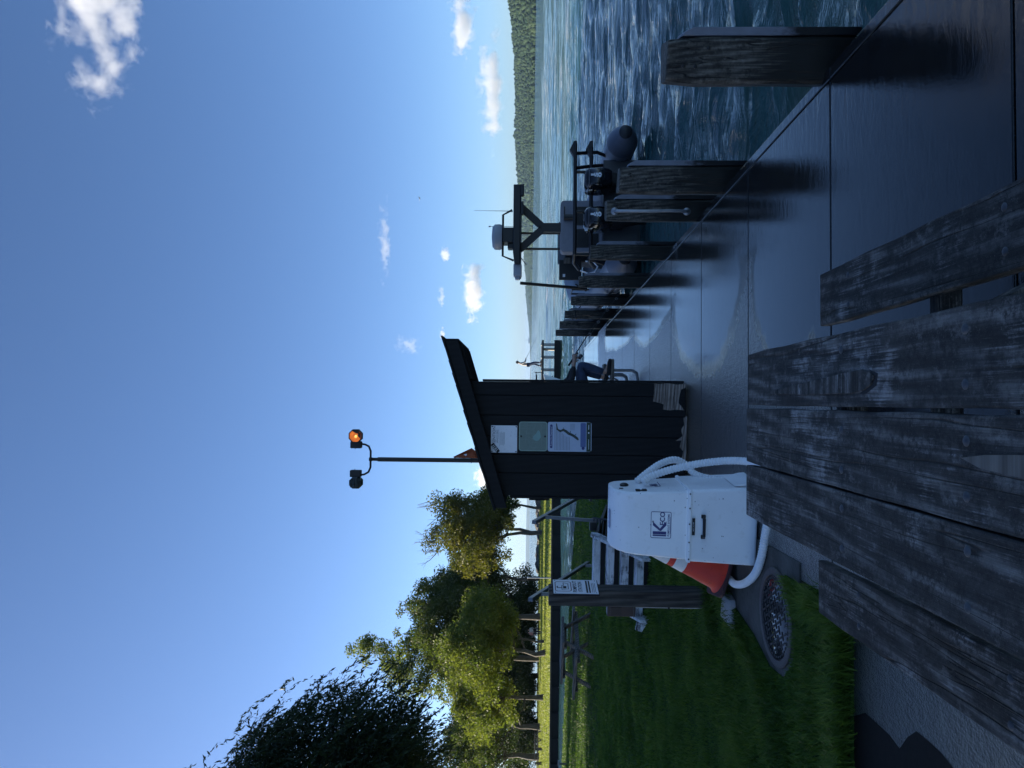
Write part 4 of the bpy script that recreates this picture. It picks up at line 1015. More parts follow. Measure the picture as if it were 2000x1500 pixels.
def pump():
    t = thing('pumpout_station', 'white fibreglass pumpout cabinet with domed hood and black handle beside the shed', 'pump station', (-.865, 5.60, .012), R(-7))
    def body(prof, w0, w1, z0, z1, name, par, bev=.022):
        ring = []
        for s in (-1, 1):
            ring.append([(s*(w0+(w1-w0)*(z-z0)/(z1-z0))/2, y, z) for y, z in prof])
        mb = MB(); mb.loft(ring); return mb.build(name, M['white_speck'], par, smooth=35, bevel=bev, seg=4)
    lo = body([(0, 0), (.54, 0), (.53, .52), (.015, .52)], .60, .55, 0, .52, 'cabinet', t)
    up = body([(.020, .505), (.52, .505), (.50, .90), (.49, 1.03), (.44, 1.075), (.34, 1.085), (.24, 1.075), (.15, 1.04), (.085, .975), (.055, .90)], .53, .465, .505, 1.08, 'hood', t, .018)
    lip = MB(); lip.loft([[(-.282, -.002, .495), (.282, -.002, .495), (.282, .54, .495), (-.282, .54, .495)], [(-.278, .004, .522), (.278, .004, .522), (.278, .535, .522), (-.278, .535, .522)]]); lip.build('flange', M['white_speck'], t, bevel=.008)
    fo = MB(); fo.prism([(.30, 0), (.34, 0), (.335, .05), (.30, .17)], .05, .40, 'xz'); fo.build('foot_bracket', M['white_speck'], t, bevel=.006)
    # logo plate on the hood
    ln = -.0; sl = (.055-.020)/(.90-.505)                      # the hood front leans back
    def hz(z): return .020+sl*(z-.505)-.0022
    logo = MB(); cx, cz, lw, lh = .0, .715, .205, .152
    o_, i_ = rrect(cx, cz, lw, lh, .012), rrect(cx, cz, lw-.008, lh-.008, .009)
    def lean(mb): mb.v = [(x, y+hz(z), z) for x, y, z in mb.v]
    ring_outline(logo, o_, i_, 0)
    logo.prism([(-.086, .675), (-.076, .675), (-.076, .775), (-.086, .775)], -.0006, 0, 'xz')
    logo.prism([(-.072, .675), (-.050, .675), (-.050, .775), (-.072, .775)], -.0006, 0, 'xz')
    logo.prism([(-.046, .722), (-.004, .775), (.024, .775), (-.028, .722), (.03, .675), (-.002, .675), (-.046, .714)], -.0006, 0, 'xz')
    put_text(logo, 'ECO', .050, .703, .052, -.0003, bold=.0012); put_text(logo, 'PUMPOUT SYSTEMS', .0, .658, .0195, -.0003, bold=.0003)
    for q in range(2): logo.box((0, -.0003, .648-.0035*q), (.13, .0004, .0012))
    lean(logo); logo.build('logo', M['navy'], up)
    lb = MB(); lb.box((.0, -.0015, .478), (.13, .003, .022)); lab = lb.build('label_strip', M['ink'], lo)
    tx = MB(); put_text(tx, 'NOT A STEP', .0, .478, .013, -.0034); tx.build('lettering', M['whiteink'], lab)
    lab.location = (-.0, .003, 0)
    h = MB(); h.box((-.078, .003, .405), (.026, .022, .03)); h.box((.078, .003, .405), (.026, .022, .03)); h.tube([(-.078, -.002, .405), (-.066, -.032, .405), (.066, -.032, .405), (.078, -.002, .405)], .011, 10)
    hd = h.build('handle', M['black'], lo, bevel=.003); hd.location = (0, .002, 0)
    sc_ = MB()
    for x in (-.25, -.12, .02, .14, .25):
        sc_.lathe([(.006, -.001), (.006, .002), (.003, .0035)], 8, Matrix.Translation((x, -.003, .509)) @ Matrix.Rotation(R(90), 4, 'X'))
    sc_.build('flange_screws', M['steel'], t)
    # right side: cap, latch, sticker
    def side(z): return (.53+(.465-.53)*(z-.505)/(1.08-.505))/2
    k = MB(); k.lathe([(.034, 0), (.034, .012), (.022, .02), (.010, .022)], 18, Matrix.Translation((side(.97), .30, .965)) @ Matrix.Rotation(R(90), 4, 'Y')); k.build('filler_cap', M['black'], up, smooth=40)
    k = MB(); k.box((side(.88)+.006, .105, .885), (.014, .035, .035)); k.box((side(.84)+.006, .105, .835), (.014, .035, .035)); k.box((side(.86)+.004, .105, .86), (.008, .02, .08)); k.build('latch', M['black'], up, bevel=.004)
    k = MB(); k.box((side(.97)+.002, .20, 1.0), (.003, .02, .03)); k.build('tab', M['ink'], up)
    lg = MB(); px = side(.74)+.004
    lg.raw([(px, .22, .69), (px, .38, .69), (px-.008, .38, .79), (px-.008, .22, .79)], [(0, 1, 2, 3)]); s0 = lg.build('sticker', M['navy'], up)
    lg = MB(); lg.raw([(px+.0012, .227, .697), (px+.0012, .373, .697), (px-.0056, .373, .783), (px-.0056, .227, .783)], [(0, 1, 2, 3)]); lg.build('sticker_face', M['white'], s0)
    lg = MB(); 
    for (a, b) in ((.235, .245), (.25, .27), (.285, .30)): lg.raw([(px+.003, a, .712), (px+.003, b, .712), (px-.003, b, .768), (px-.003, a, .768)], [(0, 1, 2, 3)])
    lg.build('sticker_mark', M['navy'], s0)
    st = MB(); st.raw([(-.09, .235, 1.0775), (.06, .235, 1.0775), (.06, .30, 1.0835), (-.09, .30, 1.0835)], [(0, 1, 2, 3)]); st.build('hood_sticker', M['sign_blue'], up)
    # hoses
    hs = thing('suction_hose', 'white corrugated suction hose looping beside the pumpout cabinet and across the concrete', 'hose', (0, 0, 0))
    mb = MB(); W_ = lambda px, py, y: far(px, py, y)
    corrugated(mb, [W_(1243, 941, 5.93), W_(1262, 925, 5.95), W_(1290, 906, 6.0), W_(1318, 898, 6.05), W_(1340, 908, 6.08), W_(1358, 926, 6.05), W_(1395, 936, 6.0), W_(1440, 940, 5.95)], .030)
    corrugated(mb, [W_(1255, 941, 5.78), W_(1275, 929, 5.80), W_(1315, 916, 5.80), W_(1370, 905, 5.74), W_(1420, 900, 5.66), W_(1463, 902, 5.55), at(1497, 915, .05), at(1506, 950, .045), at(1502, 1000, .045), at(1494, 1050, .045), at(1486, 1092, .045), at(1474, 1122, .045), at(1455, 1139, .045), at(1436, 1141, .045), at(1424, 1130, .05)], .031)
    ho = mb.build('hose', M['hose'], hs, smooth=28)
M['white_speck'] = plain('speckled_gelcoat', (.86,.865,.87), .33, var=.05, scale=3.5, bump=.02, dirt=(.74,.735,.72))
def speck():
    mt = M['white_speck']; nt = mt.node_tree; p = nt.nodes['Principled BSDF']; g = G(nt); col = p.inputs['Base Color'].links[0].from_socket
    v = g.coord('Object', (1,1,1), False); vo = g.n('TexVoronoi'); vo.inputs['Scale'].default_value = 42; g.l(v, vo.inputs['Vector'])
    sz = g.n('SeparateColor'); g.l(vo.outputs['Color'], sz.inputs[0])
    thr = g.math('MULTIPLY', g.math('POWER', sz.outputs[0], 5), .30)
    area = g.step(g.noise(v, 4.5, 3), .40, .62)
    f = g.math('MULTIPLY', g.math('LESS_THAN', vo.outputs['Distance'], g.math('MULTIPLY', thr, g.math('ADD', area, .15))), .8)
    g.l(g.mix(f, col, (.12,.11,.11)), p.inputs['Base Color'])
speck()
M['hose'] = plain('white_pvc_hose', (.80,.81,.82), .4, var=.08, scale=6, bump=0)
pump()

# ---- traffic cone leaning on the pump
def cone():
    t = thing('traffic_cone', 'orange traffic cone with two white bands tilted against the pumpout cabinet', 'traffic cone', (-1.37, 6.36, .075))
    t.rotation_euler = (R(4), R(19), R(8))
    om = plain('orange_pvc', (.60,.028,.005), .45, var=.12, scale=5, bump=.08, dirt=(.25,.014,.004)); wm = plain('white_reflective_band', (.66,.67,.66), .4, var=.06, scale=12, dirt=(.42,.42,.41))
    H = .91; rr = lambda z: .158+(.028-.158)*z/H
    b = MB(); b.prism(rrect(0, 0, .40, .40, .05), -.0, .03, 'xy'); b.build('base', plain('dark_rubber_base', (.055,.022,.024), .7, var=.3), t, bevel=.008)
    c = MB(); c.lathe([(.185, .028), (.165, .045), (rr(.05), .07), (rr(.91), .89), (.02, .91)], 40); cb = c.build('body', om, t, smooth=40)
    for z0, z1 in ((.34, .435), (.485, .655)):
        k = MB(); k.lathe([(rr(z0)+.0005, z0), (rr(z0)+.0028, z0+.002), (rr(z1)+.0028, z1-.002), (rr(z1)+.0005, z1)], 40); k.build('band', wm, t, smooth=40)
cone()

# ---- manhole
def manhole():
    p = at(1514, 1205, .02); t = thing('manhole_cover', 'round cast iron manhole cover with raised bar pattern, wet, set between grass and concrete', 'manhole cover', (p.x, p.y, .014), R(28))
    iron = plain('wet_cast_iron', (.012,.011,.012), .55, var=.3, scale=20, bump=.25); wetp = plain('wet_cover_floor', (.03,.03,.032), .05, bump=.0, scale=8)
    r = MB(); r.lathe([(.335, -.03), (.335, .008), (.325, .014), (.285, .014), (.279, .004), (.279, -.03)], 64)
    rm = plain('rusted_rim', (.06,.05,.052), .45, var=.3, scale=30, bump=.4, metal=.2); r.build('rim', rm, t, smooth=40)
    c = MB(); c.lathe([(.272, -.03), (.272, .006), (.268, .008)], 64); cv = c.build('cover', wetp, t, smooth=40)
    b = MB(); s = .050
    for i in range(-5, 6):
        for j in range(-5, 6):
            x, y = i*s, j*s
            if math.hypot(x, y) > .245 or (abs(x+.10) < .04 and abs(y+.13) < .05): continue
            v = (i+j) % 2; b.box((x, y, .0095), (.058 if v else .013, .013 if v else .058, .006))
    for a in range(40):
        q = 6.2832*a/40; b.box((.260*math.cos(q), .260*math.sin(q), .0095), (.012, .024, .006), (0, 0, q))
    b.build('raised_bars', iron, cv)
manhole()

# ---- timber post with the pumpout sign and outlet box
def signpost():
    t = thing('sign_post', 'square grey timber post with knots, carrying the pumpout sign', 'post', (-1.745, 7.05, 0), R(-11))
    mb = MB(); mb.loft([[(a*.078, b*.078, z) for a, b in ((-1, -1), (1, -1), (1, 1), (-1, 1))] for z in (-.2, .3, .8, 1.2, 1.535)]); mb.build('post', M['post_wood'], t, bevel=.008)
    b = MB(); b.box((-.135, -.0, .85), (.105, .10, .265)); ob = b.build('outlet_box', plain('brown_outlet_box', (.045,.022,.018), .4, var=.2), t, bevel=.006)
    l = MB(); l.prism([(-.19, .73), (-.08, .73), (-.08, .74), (-.19, .735)], -.06, .055, 'xz'); l.build('lid', M['far_wood'], ob)
    l = MB(); l.box((-.135, -.0525, .90), (.085, .004, .10)); l.build('cover_plate', plain('brown_plate', (.03,.015,.012), .35), ob)
    c = MB(); c.tube([(-.105, -.0, .72), (-.105, 0, -.05)], .0125, 10); cd = c.build('conduit', plain('grey_pvc_conduit', (.40,.40,.40), .5), t, smooth=60)
    c = MB(); c.box((-.105, 0, .40), (.035, .03, .02)); c.build('clip', M['black'], cd)
    s = thing('pumpout_sign', 'small white pumpout station sign on the timber post top', 'sign', (-1.745, 7.05, 1.285), R(-11))
    bk = MB(); bk.box((.0865, -.03, 0), (.015, .31, .43)); bk.build('backing_board', M['dark_slot'], s)
    pl = MB(); pl.box((.0955, -.03, 0), (.003, .30, .415)); pn = pl.build('panel', M['signwhite'], s)
    # everything on the face is drawn facing -Y, then turned to face +X
    TM = Matrix.Translation((.0972, -.03, 0)) @ Matrix.Rotation(R(90), 4, 'Z')
    def face(mb, name, mat):
        mb.v = [tuple(TM @ Vector(q)) for q in mb.v]; return mb.build(name, M[mat], pn)
    a = MB(); ring_outline(a, rrect(0, .115, .215, .155, .03), rrect(0, .115, .20, .14, .024), -.0005); face(a, 'symbol_frame', 'redink')
    a = MB(); ring_outline(a, [(-.075, .13), (.02, .13), (.02, .115), (.085, .115), (.06, .065), (-.06, .065)], [(-.068, .124), (.014, .124), (.014, .109), (.075, .109), (.055, .071), (-.055, .071)], -.0005)
    a.box((-.02, -.0005, .10), (.05, .0006, .03)); a.box((-.03, -.0005, .15), (.012, .0006, .045)); a.box((-.015, -.0005, .17), (.04, .0006, .012)); face(a, 'symbol', 'ink')
    a = MB(); put_text(a, 'PUMPOUT', 0, .005, .052, -.0005, bold=.001); put_text(a, 'STATION', 0, -.045, .052, -.0005, bold=.001); face(a, 'lettering', 'ink')
    a = MB(); a.box((0, -.0004, -.105), (.26, .0006, .016)); a.box((0, -.0004, -.130), (.26, .0006, .014))
    for q in range(3): a.box((-.02, -.0004, -.155-.014*q), (.2, .0006, .004))
    face(a, 'small_print', 'ink')
    for y, z in ((-.13, .19), (.13, .19), (-.13, -.19), (.13, -.19)):
        b = MB(); b.lathe([(.006, 0), (.004, .003)], 8, Matrix.Translation((.097, -.03+y, z)) @ Matrix.Rotation(R(90), 4, 'Y')); b.build('screw', M['black'], s)
signpost()
def stone():
    mb = MB(); p = at(1428, 1192, .03)
    mb.loft([[(-.13, -.16, -.02), (.10, -.06, -.02), (.13, .10, -.02), (-.08, .14, -.02)], [(-.12, -.15, .04), (.095, -.055, .035), (.12, .09, .055), (-.08, .13, .06)]])
    o = mb.build('stone_slab', plain('pale_stone', (.42,.42,.43), .8, var=.15, scale=12, bump=.4), bevel=.01); o.location = p; tag(o, 'broken pale stone slab lying in the grass left of the cone', 'stone')
stone()
# ---- white boarding steps and the aluminium gangway rails behind them
def steps():
    t = thing('boarding_steps', 'peeling white wooden boarding steps with dark gaps between the treads behind the pumpout cabinet', 'steps', (-2.52, 10.55, .02), R(-9))
    w, run, rise, n = .90, 1.0, .72, 4
    for s in (-1, 1):
        b = MB(); b.prism([(-.06, 0), (.10, 0), (run+.08, rise-.06), (run+.08, rise+.02), (run-.03, rise+.04), (-.06, .13)], s*(w/2)-.02, s*(w/2)+.02, 'yz'); b.build('stringer', M['peel'], t, bevel=.004)
    for k in range(n):
        z = rise*(k+1)/n-.0; y = run*(k+.35)/n
        b = MB(); b.box((0, y+.115, z-.015), (w-.046, .25, .03)); b.box((0, y-.02, z-.052), (w-.046, .02, .10)); b.build('tread', M['peel'], t, bevel=.003)
        b = MB(); b.box((0, y+.03, z-.135), (w-.05, .012, .085)); b.build('riser_gap_shade', M['dark_slot'], t)  # dark panel whose colour stands for shade between the treads
    b = MB(); b.prism([(-w/2-.16, .10), (-w/2-.02, .02), (-w/2-.02, .17), (-w/2-.13, .19)], -.05, -.01, 'xz'); b.build('end_bracket', M['peel'], t)
    g = thing('gangway_rails', 'grey aluminium handrails sloping down behind the white boarding steps', 'handrail', (0, 0, 0))
    A, B = far(1047, 1018, 11.9), far(1139, 966, 16.0)
    r = MB(); r.beam(A+(A-B)*.03, B, .06, .075); r.build('rail', M['alu'], g, bevel=.006)
    r = MB(); q = A.lerp(B, .12); r.beam((q.x, q.y, q.z-.03), (q.x-.05, q.y, .55), .05, .06, (0, 1, 0)); r.build('rail_post', M['alu'], g)
    r = MB(); r.beam((B.x-.02, B.y-.15, B.z), (B.x-.02, B.y-.15, .02), .05, .06, (0, 1, 0)); r.build('rail_post', M['alu'], g)
    C, D = far(1036, 1171, 11.6), far(1149, 1099, 15.6)
    r = MB(); r.beam(C, D, .06, .075); r.build('rail', M['alu'], g, bevel=.006)
    r = MB(); q = C.lerp(D, .12); r.beam((q.x, q.y, q.z-.03), (q.x, q.y, .5), .05, .06, (0, 1, 0)); r.build('rail_post', M['alu'], g)
    r = MB(); q = C.lerp(D, .90); r.beam((q.x, q.y, q.z-.03), (q.x, q.y, .0), .05, .06, (0, 1, 0)); r.build('rail_post', M['alu'], g)
    # gangway deck between the rails
    r = MB(); r.beam((-2.35, 11.75, .66), (-2.45, 16.0, .06), .85, .05); r.build('ramp_deck', M['far_wood'], g)
    # folded metal rack lying at the top of the steps
    k = thing('folded_rack', 'dark folded metal rack lying beside the top of the white steps', 'rack', (-1.86, 11.75, .52))
    m = MB()
    for q in range(5): m.tube([(-.12, .03*q, .05*q), (.14, .03*q+.03, .05*q-.03)], .012, 6)
    m.tube([(-.12, 0, 0), (-.12, .15, .22)], .014, 6); m.tube([(.14, 0, -.03), (.14, .15, .20)], .014, 6); m.build('frame', M['steel'], k)
    m = MB(); m.box((.03, .02, .20), (.13, .1, .10)); m.box((-.05, .05, -.1), (.22, .12, .12)); m.box((0, 0, -.3), (.05, .05, .45)); m.build('bracket', M['black'], k)
steps()

# ---- twin lamp post behind the shed and the flag tied to it
def lamp():
    yl = 13.6; b0 = far(935, 899.5, yl); x0 = b0.x; k = yl/FPX
    t = thing('lamp_post', 'tall dark lamp post with two box lamps, one glowing amber, behind the shed', 'lamp post', (x0, yl, 0))
    zt = far(738, 898, yl).z
    p = MB(); p.tube([(0, 0, -.05), (0, 0, zt)], .041, 16); p.build('pole', M['lampmetal'], t, smooth=60)
    p = MB(); p.lathe([(.03, zt-.005), (.03, zt+.10), (.036, zt+.105), (.036, zt+.16), (.022, zt+.165)], 14); p.build('pole_top', M['lampmetal'], t, smooth=50)
    za = zt+.135
    pts = [(-.335, 0, za+.19), (-.30, 0, za+.185), (-.245, 0, za+.15), (-.215, 0, za+.09), (-.20, 0, za)]
    L = [(-.345, 0, za+.175), (-.30, 0, za+.165), (-.255, 0, za+.12), (-.22, 0, za+.04), (-.16, 0, za), (0, 0, za), (.16, 0, za), (.22, 0, za+.04), (.255, 0, za+.11), (.265, 0, za+.165)]
    p = MB(); p.tube([(-.29, 0, za+.17), (-.28, 0, za+.11), (-.235, 0, za+.035), (-.15, 0, za), (0, 0, za), (.15, 0, za), (.235, 0, za+.035), (.27, 0, za+.10), (.278, 0, za+.16)], .019, 10); p.build('arm', M['lampmetal'], t, smooth=60)
    for s, rot, lit in ((1, R(0), True), (-1, R(35), False)):
        e = MB(); cx = .265*s; cz = za+.27
        e.prism(rrect(cx, cz, .13, .20, .02), -.06, .06, 'xz'); e.box((cx-.06*s, 0, cz+.02), (.05, .012, .012))
        bx = e.build('ballast_box', M['lampmetal'], t, bevel=.008)
        hx = cx+.165*s; h = MB(); n = 8
        oc = lambda r, y, zz=0: [(hx+r*math.cos(6.2832*(q+.5)/n), y, cz-.005+r*math.sin(6.2832*(q+.5)/n)) for q in range(n)]
        if lit:
            h.loft([oc(.132, -.10), oc(.132, -.02), oc(.10, .07), oc(.05, .10)]); hd = h.build('lamp_head', M['lampmetal'], t)
            f = MB(); f.loft([oc(.132, -.118), oc(.132, -.101), oc(.114, -.101), oc(.114, -.118), oc(.132, -.118)], cap=False); f.build('bezel', M['lampmetal'], hd)
            g = MB(); g.raw(oc(.114, -.106), [tuple(range(n))]); g.build('lens', M['amber'], hd)
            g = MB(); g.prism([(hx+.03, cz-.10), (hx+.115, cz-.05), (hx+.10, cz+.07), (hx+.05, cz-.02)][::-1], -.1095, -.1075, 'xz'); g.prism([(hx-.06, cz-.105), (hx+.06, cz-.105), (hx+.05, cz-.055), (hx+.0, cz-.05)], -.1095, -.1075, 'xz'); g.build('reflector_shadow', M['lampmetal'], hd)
            g = MB(); g.ball((hx-.01, -.109, cz-.015), (.03, .006, .026)); g.build('bulb_glow', M['amber_hot'], hd)
            k2 = MB(); k2.box((cx+.075, 0, cz), (.05, .09, .11)); k2.build('neck', M['lampmetal'], hd)
        else:
            h.loft([oc(.04, -.12), oc(.115, -.09), oc(.125, 0), oc(.125, .08), oc(.11, .11)]); hd = h.build('lamp_head', M['lamp_dark'], t)
            k2 = MB(); k2.box((cx-.07, 0, cz), (.05, .09, .11)); k2.build('neck', M['lampmetal'], hd)
            r = MB()
            for q in range(3): r.box((hx+.0, -.105, cz-.06+.055*q), (.17, .03, .014), (0, .25*(q-1), 0))
            r.build('cooling_fin', M['lampmetal'], hd)
    f = thing('flag', 'small faded orange flag with pale patch tied to the lamp post', 'flag', (x0, yl, 0))
    z1, z2 = far(889, 890, yl).z, far(934, 890, yl).z
    s = MB(); G_ = [(.045, z1), (.05, z1-.10), (.048, z1-.24), (.05, z1-.36)]
    rows = []
    for i in range(9):
        q = i/8; zc = z1+(z2-z1)*q; wd = .02+.17*min(1, q/.75) if q < .78 else .19-.10*(q-.78)/.22
        rows.append([(.045+wd*u, -.05+.03*math.sin(9*u+3*q)+.02*math.sin(14*q), zc+.035*u*(1-q)) for u in np.linspace(0, 1, 7)])
    s.loft(rows, cap=False, closed=False); fo = s.build('cloth', M['flag_cloth'], f, smooth=60)
    so = fo.modifiers.new('thick', 'SOLIDIFY'); so.thickness = .003
    wp = MB(); wp.raw([(.075, -.072, z1-.15), (.115, -.068, z1-.165), (.125, -.066, z1-.225), (.085, -.072, z1-.21)], [(0, 1, 2, 3)]); wp.build('pale_patch', M['signwhite'], f)
    wp = MB(); wp.tube([(.04, -.045, z1+.005), (.075, -.05, z1+.01)], .008, 6); wp.tube([(-.05, -.045, z2+.12), (.08, -.05, z2+.12)], .006, 6); wp.build('tie', M['black'], f)
M['lampmetal'] = plain('dark_lamp_metal', (.028,.026,.024), .5, metal=.4, var=.2, bump=.05)
M['lamp_dark'] = plain('tarnished_lamp_hood', (.03,.04,.042), .45, metal=.3, var=.5, scale=14, bump=.3)
M['flag_cloth'] = plain('faded_orange_cloth', (.30,.075,.03), .85, var=.2, scale=10)
def glow(name, col, st):
    mt, nt, p = newmat(name); p.inputs['Base Color'].default_value = tuple(c*.4 for c in col)+(1,); g = G(nt)
    g.l(g.ramp(g.noise(g.coord('Object', (14,14,14)), 1, 4, .7), [(.35, [c*.35 for c in col]), (.65, col)]), p.inputs['Emission Color']); p.inputs['Emission Strength'].default_value = st; p.inputs['Roughness'].default_value = .25; return mt
M['amber'] = glow('amber_lens', (.9, .20, .012), .36)
M['amber_hot'] = glow('amber_bulb', (1.0, .55, .12), .9)
lamp()

# ---- grey inflatable patrol boat moored outside the piles
def boat():
    bx, by = 3.62, 12.75
    t = thing('inflatable_boat', 'grey rigid inflatable boat with two black outboards moored outside the piles', 'boat', (bx, by, WATER), R(0))
    tr = .265; zt = .385                                    # tube radius, tube centre above water
    for s in (-1, 1):
        cx = 1.07*s; pts = [(cx, .05, zt), (cx, 1.2, zt+.01), (cx, 3.0, zt+.04), (cx*.98, 4.4, zt+.12), (cx*.86, 5.4, zt+.24), (cx*.58, 6.25, zt+.38), (cx*.2, 6.75, zt+.46), (0, 6.82, zt+.47)]
        b = MB(); b.tube(pts, [tr, tr, tr, tr, tr*.98, tr*.95, tr*.9, tr*.88], 24); tb = b.build('buoyancy_tube', M['hypalon'], t, smooth=60)
        MX = Matrix.Translation((cx, .06, zt)) @ Matrix.Rotation(R(90), 4, 'X')
        c = MB(); c.lathe([(tr*1.003, 0), (tr*1.003, .06), (tr*.86, .22), (tr*.62, .40), (tr*.40, .50)], 28, MX); c.build('end_cone', M['hypalon_cone'], tb, smooth=40)
        c = MB(); c.lathe([(tr*.42, .49), (tr*.42, .53), (tr*.30, .56), (tr*.05, .57)], 24, MX); c.build('cone_cap', M['hypalon_dark'], tb, smooth=40)
        st = MB(); st.tube([(cx+tr*1.0*s, .3, zt), (cx+tr*1.0*s, 4.4, zt+.1)], .025, 6); st.build('rub_strake', M['hypalon_dark'], tb)
        for y in (4.9, 5.3):
            d = MB(); d.box((cx*.9, y, zt+.42), (.10, .16, .02), (R(-20), 0, 0)); d.build('patch', M['hypalon_dark'], tb)
    h = MB(); h.loft([[(-.85, .3, .28), (.85, .3, .28), (.62, .3, -.12), (0, .3, -.30), (-.62, .3, -.12)], [(-.85, 4.4, .34), (.85, 4.4, .34), (.5, 4.4, -.1), (0, 4.4, -.28), (-.5, 4.4, -.1)], [(-.12, 6.6, .6), (.12, 6.6, .6), (.06, 6.5, .4), (0, 6.4, .3), (-.06, 6.5, .4)]]); h.build('hull', M['boatgrey'], t)
    h = MB(); h.box((0, .28, .38), (1.66, .08, .62)); h.build('transom', M['boatgrey'], t, bevel=.01)
    h = MB(); h.box((0, 2.6, .30), (1.6, 4.4, .04)); h.build('deck', M['boatgrey'], t)
    # outboards
    for s in (-1, 1):
        e = thing_part('outboard_motor', t, (.335*s-.0, 0, 0))
        prof = []
        def sec(z, w, d, y0): return [(w*math.copysign(abs(math.cos(a))**.6, math.cos(a)), y0+d*math.copysign(abs(math.sin(a))**.7, math.sin(a)), z) for a in np.linspace(0, 6.2832, 25)[:-1]]
        c = MB(); c.loft([sec(.60, .155, .27, -.10), sec(.66, .185, .30, -.10), sec(.80, .205, .33, -.10), sec(.95, .20, .32, -.09), sec(1.02, .175, .28, -.08), sec(1.06, .12, .2, -.07)]); cw = c.build('cowl', M['black_gloss'], e, smooth=45)
        c = MB(); c.loft([sec(.985, .195, .318, -.09), sec(.995, .197, .32, -.09)], cap=False); c.build('trim_band', M['fender'], cw, smooth=45)
        c = MB(); c.loft([sec(.60, .14, .2, -.09), sec(.35, .12, .17, -.09), sec(.1, .06, .14, -.08), sec(-.35, .05, .13, -.08)]); c.build('leg_housing', M['black'], e, smooth=45)
        c = MB(); c.box((0, .12, .5), (.20, .16, .3)); c.build('mount_bracket', M['black'], e, bevel=.01)
        l = MB(); 
        [put_text(l, ch, 0, .93-.060*q, .080, -.4375, bold=.004, sx=(2.2, 2.0, 2.0)[q]) for q, ch in enumerate('150')]; lt = l.build('lettering', M['whiteink'], cw); lt.location = (0.015, .006, 0)
    # black tow rail over the motors
    ar = MB(); rr = .035
    for z, dx in ((1.20, 0), (.92, .03)):
        ar.tube([(-1.03+dx, .75, z-.12), (-1.0+dx, .30, z+.0), (-.90, .05, z), (.90, .05, z), (1.05-dx*2, .02, z)], rr, 10)
    for x in (-.90, -.15, .55):
        ar.tube([(x, .05, 1.20), (x, .05, .92)], rr*.8, 8)
    ar.tube([(.88, .05, 1.18), (.97, .25, .80), (1.0, .6, .55)], rr*.9, 8); ar.tube([(.62, .05, 1.18), (.70, .2, .95), (.80, .4, .5)], rr*.9, 8); ar.tube([(-.95, .2, .95), (-1.0, .6, .5)], rr*.9, 8)
    ar.build('tow_rail', M['black'], t, smooth=60)
    for z in (1.20, .92):
        p = MB(); p.loft([[(.82, .02, z+.02), (.95, .02, z+.10), (1.10, .02, z+.02), (1.10, .02, z-.03), (.82, .02, z-.03)], [(.82, .16, z+.02), (.95, .16, z+.10), (1.10, .16, z+.02), (1.10, .16, z-.03), (.82, .16, z-.03)]]); p.build('step_pad', M['hypalon_dark'], t, bevel=.01)
    # seat pod with grey back
    sp = MB(); sp.prism(rrect(-.03, .98, 1.02, .82, .07), 1.55, 1.85, 'xz'); s0 = sp.build('leaning_seat', M['seat_grey'], t, bevel=.02)
    for x in (-.27, .17):
        q = MB(); q.prism(rrect(x, .90, .36, .50, .02), 1.538, 1.55, 'xz'); q.build('seat_panel', M['black'], s0)
    for z in (1.32,):
        q = MB(); q.box((.27, 1.537, z), (.16, .02, .02)); q.build('vent', M['black'], s0)
    q = MB(); q.tube([(.13, 1.50, 1.33), (.13, 1.50, 1.10)], .06, 12); q.build('bottle_holder', M['black'], s0, smooth=60)
    # roof, Y-shaped mast and radar
    zr = 2.19
    r = MB(); r.prism([(-.82, zr-.02), (.72, zr-.02), (.72, zr+.12), (-.60, zr+.12), (-.82, zr+.09)], 1.3, 3.0, 'xz'); rf = r.build('console_roof', M['black'], t, bevel=.015)
    r = MB(); r.box((.60, 1.31, zr-.05), (.22, .08, .07)); r.box((.25, 1.31, zr-.05), (.25, .08, .05)); r.build('roof_light', M['hypalon_dark'], rf)
    y = MB(); y.beam((-.05, 1.62, 1.25), (-.05, 1.62, 1.78), .17, .12, (0, 1, 0)); y.beam((-.05, 1.62, 1.72), (.38, 1.62, zr), .13, .10, (0, 1, 0)); y.beam((-.05, 1.62, 1.72), (-.48, 1.62, zr), .13, .10, (0, 1, 0)); y.build('roof_strut', M['black'], t)
    y = MB(); 
    for x in (.08, -.25): y.tube([(x, 2.6, .9), (x, 2.6, zr)], .025, 8)
    y.tube([(-1.0, 3.1, .75), (-.92, 2.9, zr)], .035, 8); y.build('roof_strut', M['black'], t)
    co = MB(); co.loft([[(-.55, 2.5, .32), (.45, 2.5, .32), (.45, 3.3, .32), (-.55, 3.3, .32)], [(-.55, 2.5, 1.25), (.45, 2.5, 1.25), (.40, 3.0, 1.4), (-.50, 3.0, 1.4)]]); cn = co.build('console', M['black'], t, bevel=.03)
    co = MB(); co.box((-.72, 2.45, 1.15), (.42, .05, .46)); sc = co.build('side_screen', M['black'], cn, bevel=.01)
    q = MB(); q.box((-.53, 2.42, 1.22), (.12, .012, .14)); q.build('display', M['raw_wood'], sc); q = MB(); q.box((-.84, 2.42, 1.28), (.06, .012, .05)); q.build('label', M['signwhite'], sc)
    # radar, light bar, aerials
    ra = MB(); ra.box((-.16, 1.9, zr+.235), (.30, .35, .23)); ra.box((-.36, 1.9, zr+.18), (.12, .2, .12)); rp = ra.build('radar_mount', M['black'], rf, bevel=.02)
    ra = MB(); ra.lathe([(.235, zr+.35), (.255, zr+.40), (.25, zr+.50), (.20, zr+.545), (.05, zr+.56)], 28, Matrix.Translation((-.17, 1.9, 0))); ra.build('radar_dome', M['radar_grey'], rp, smooth=40)
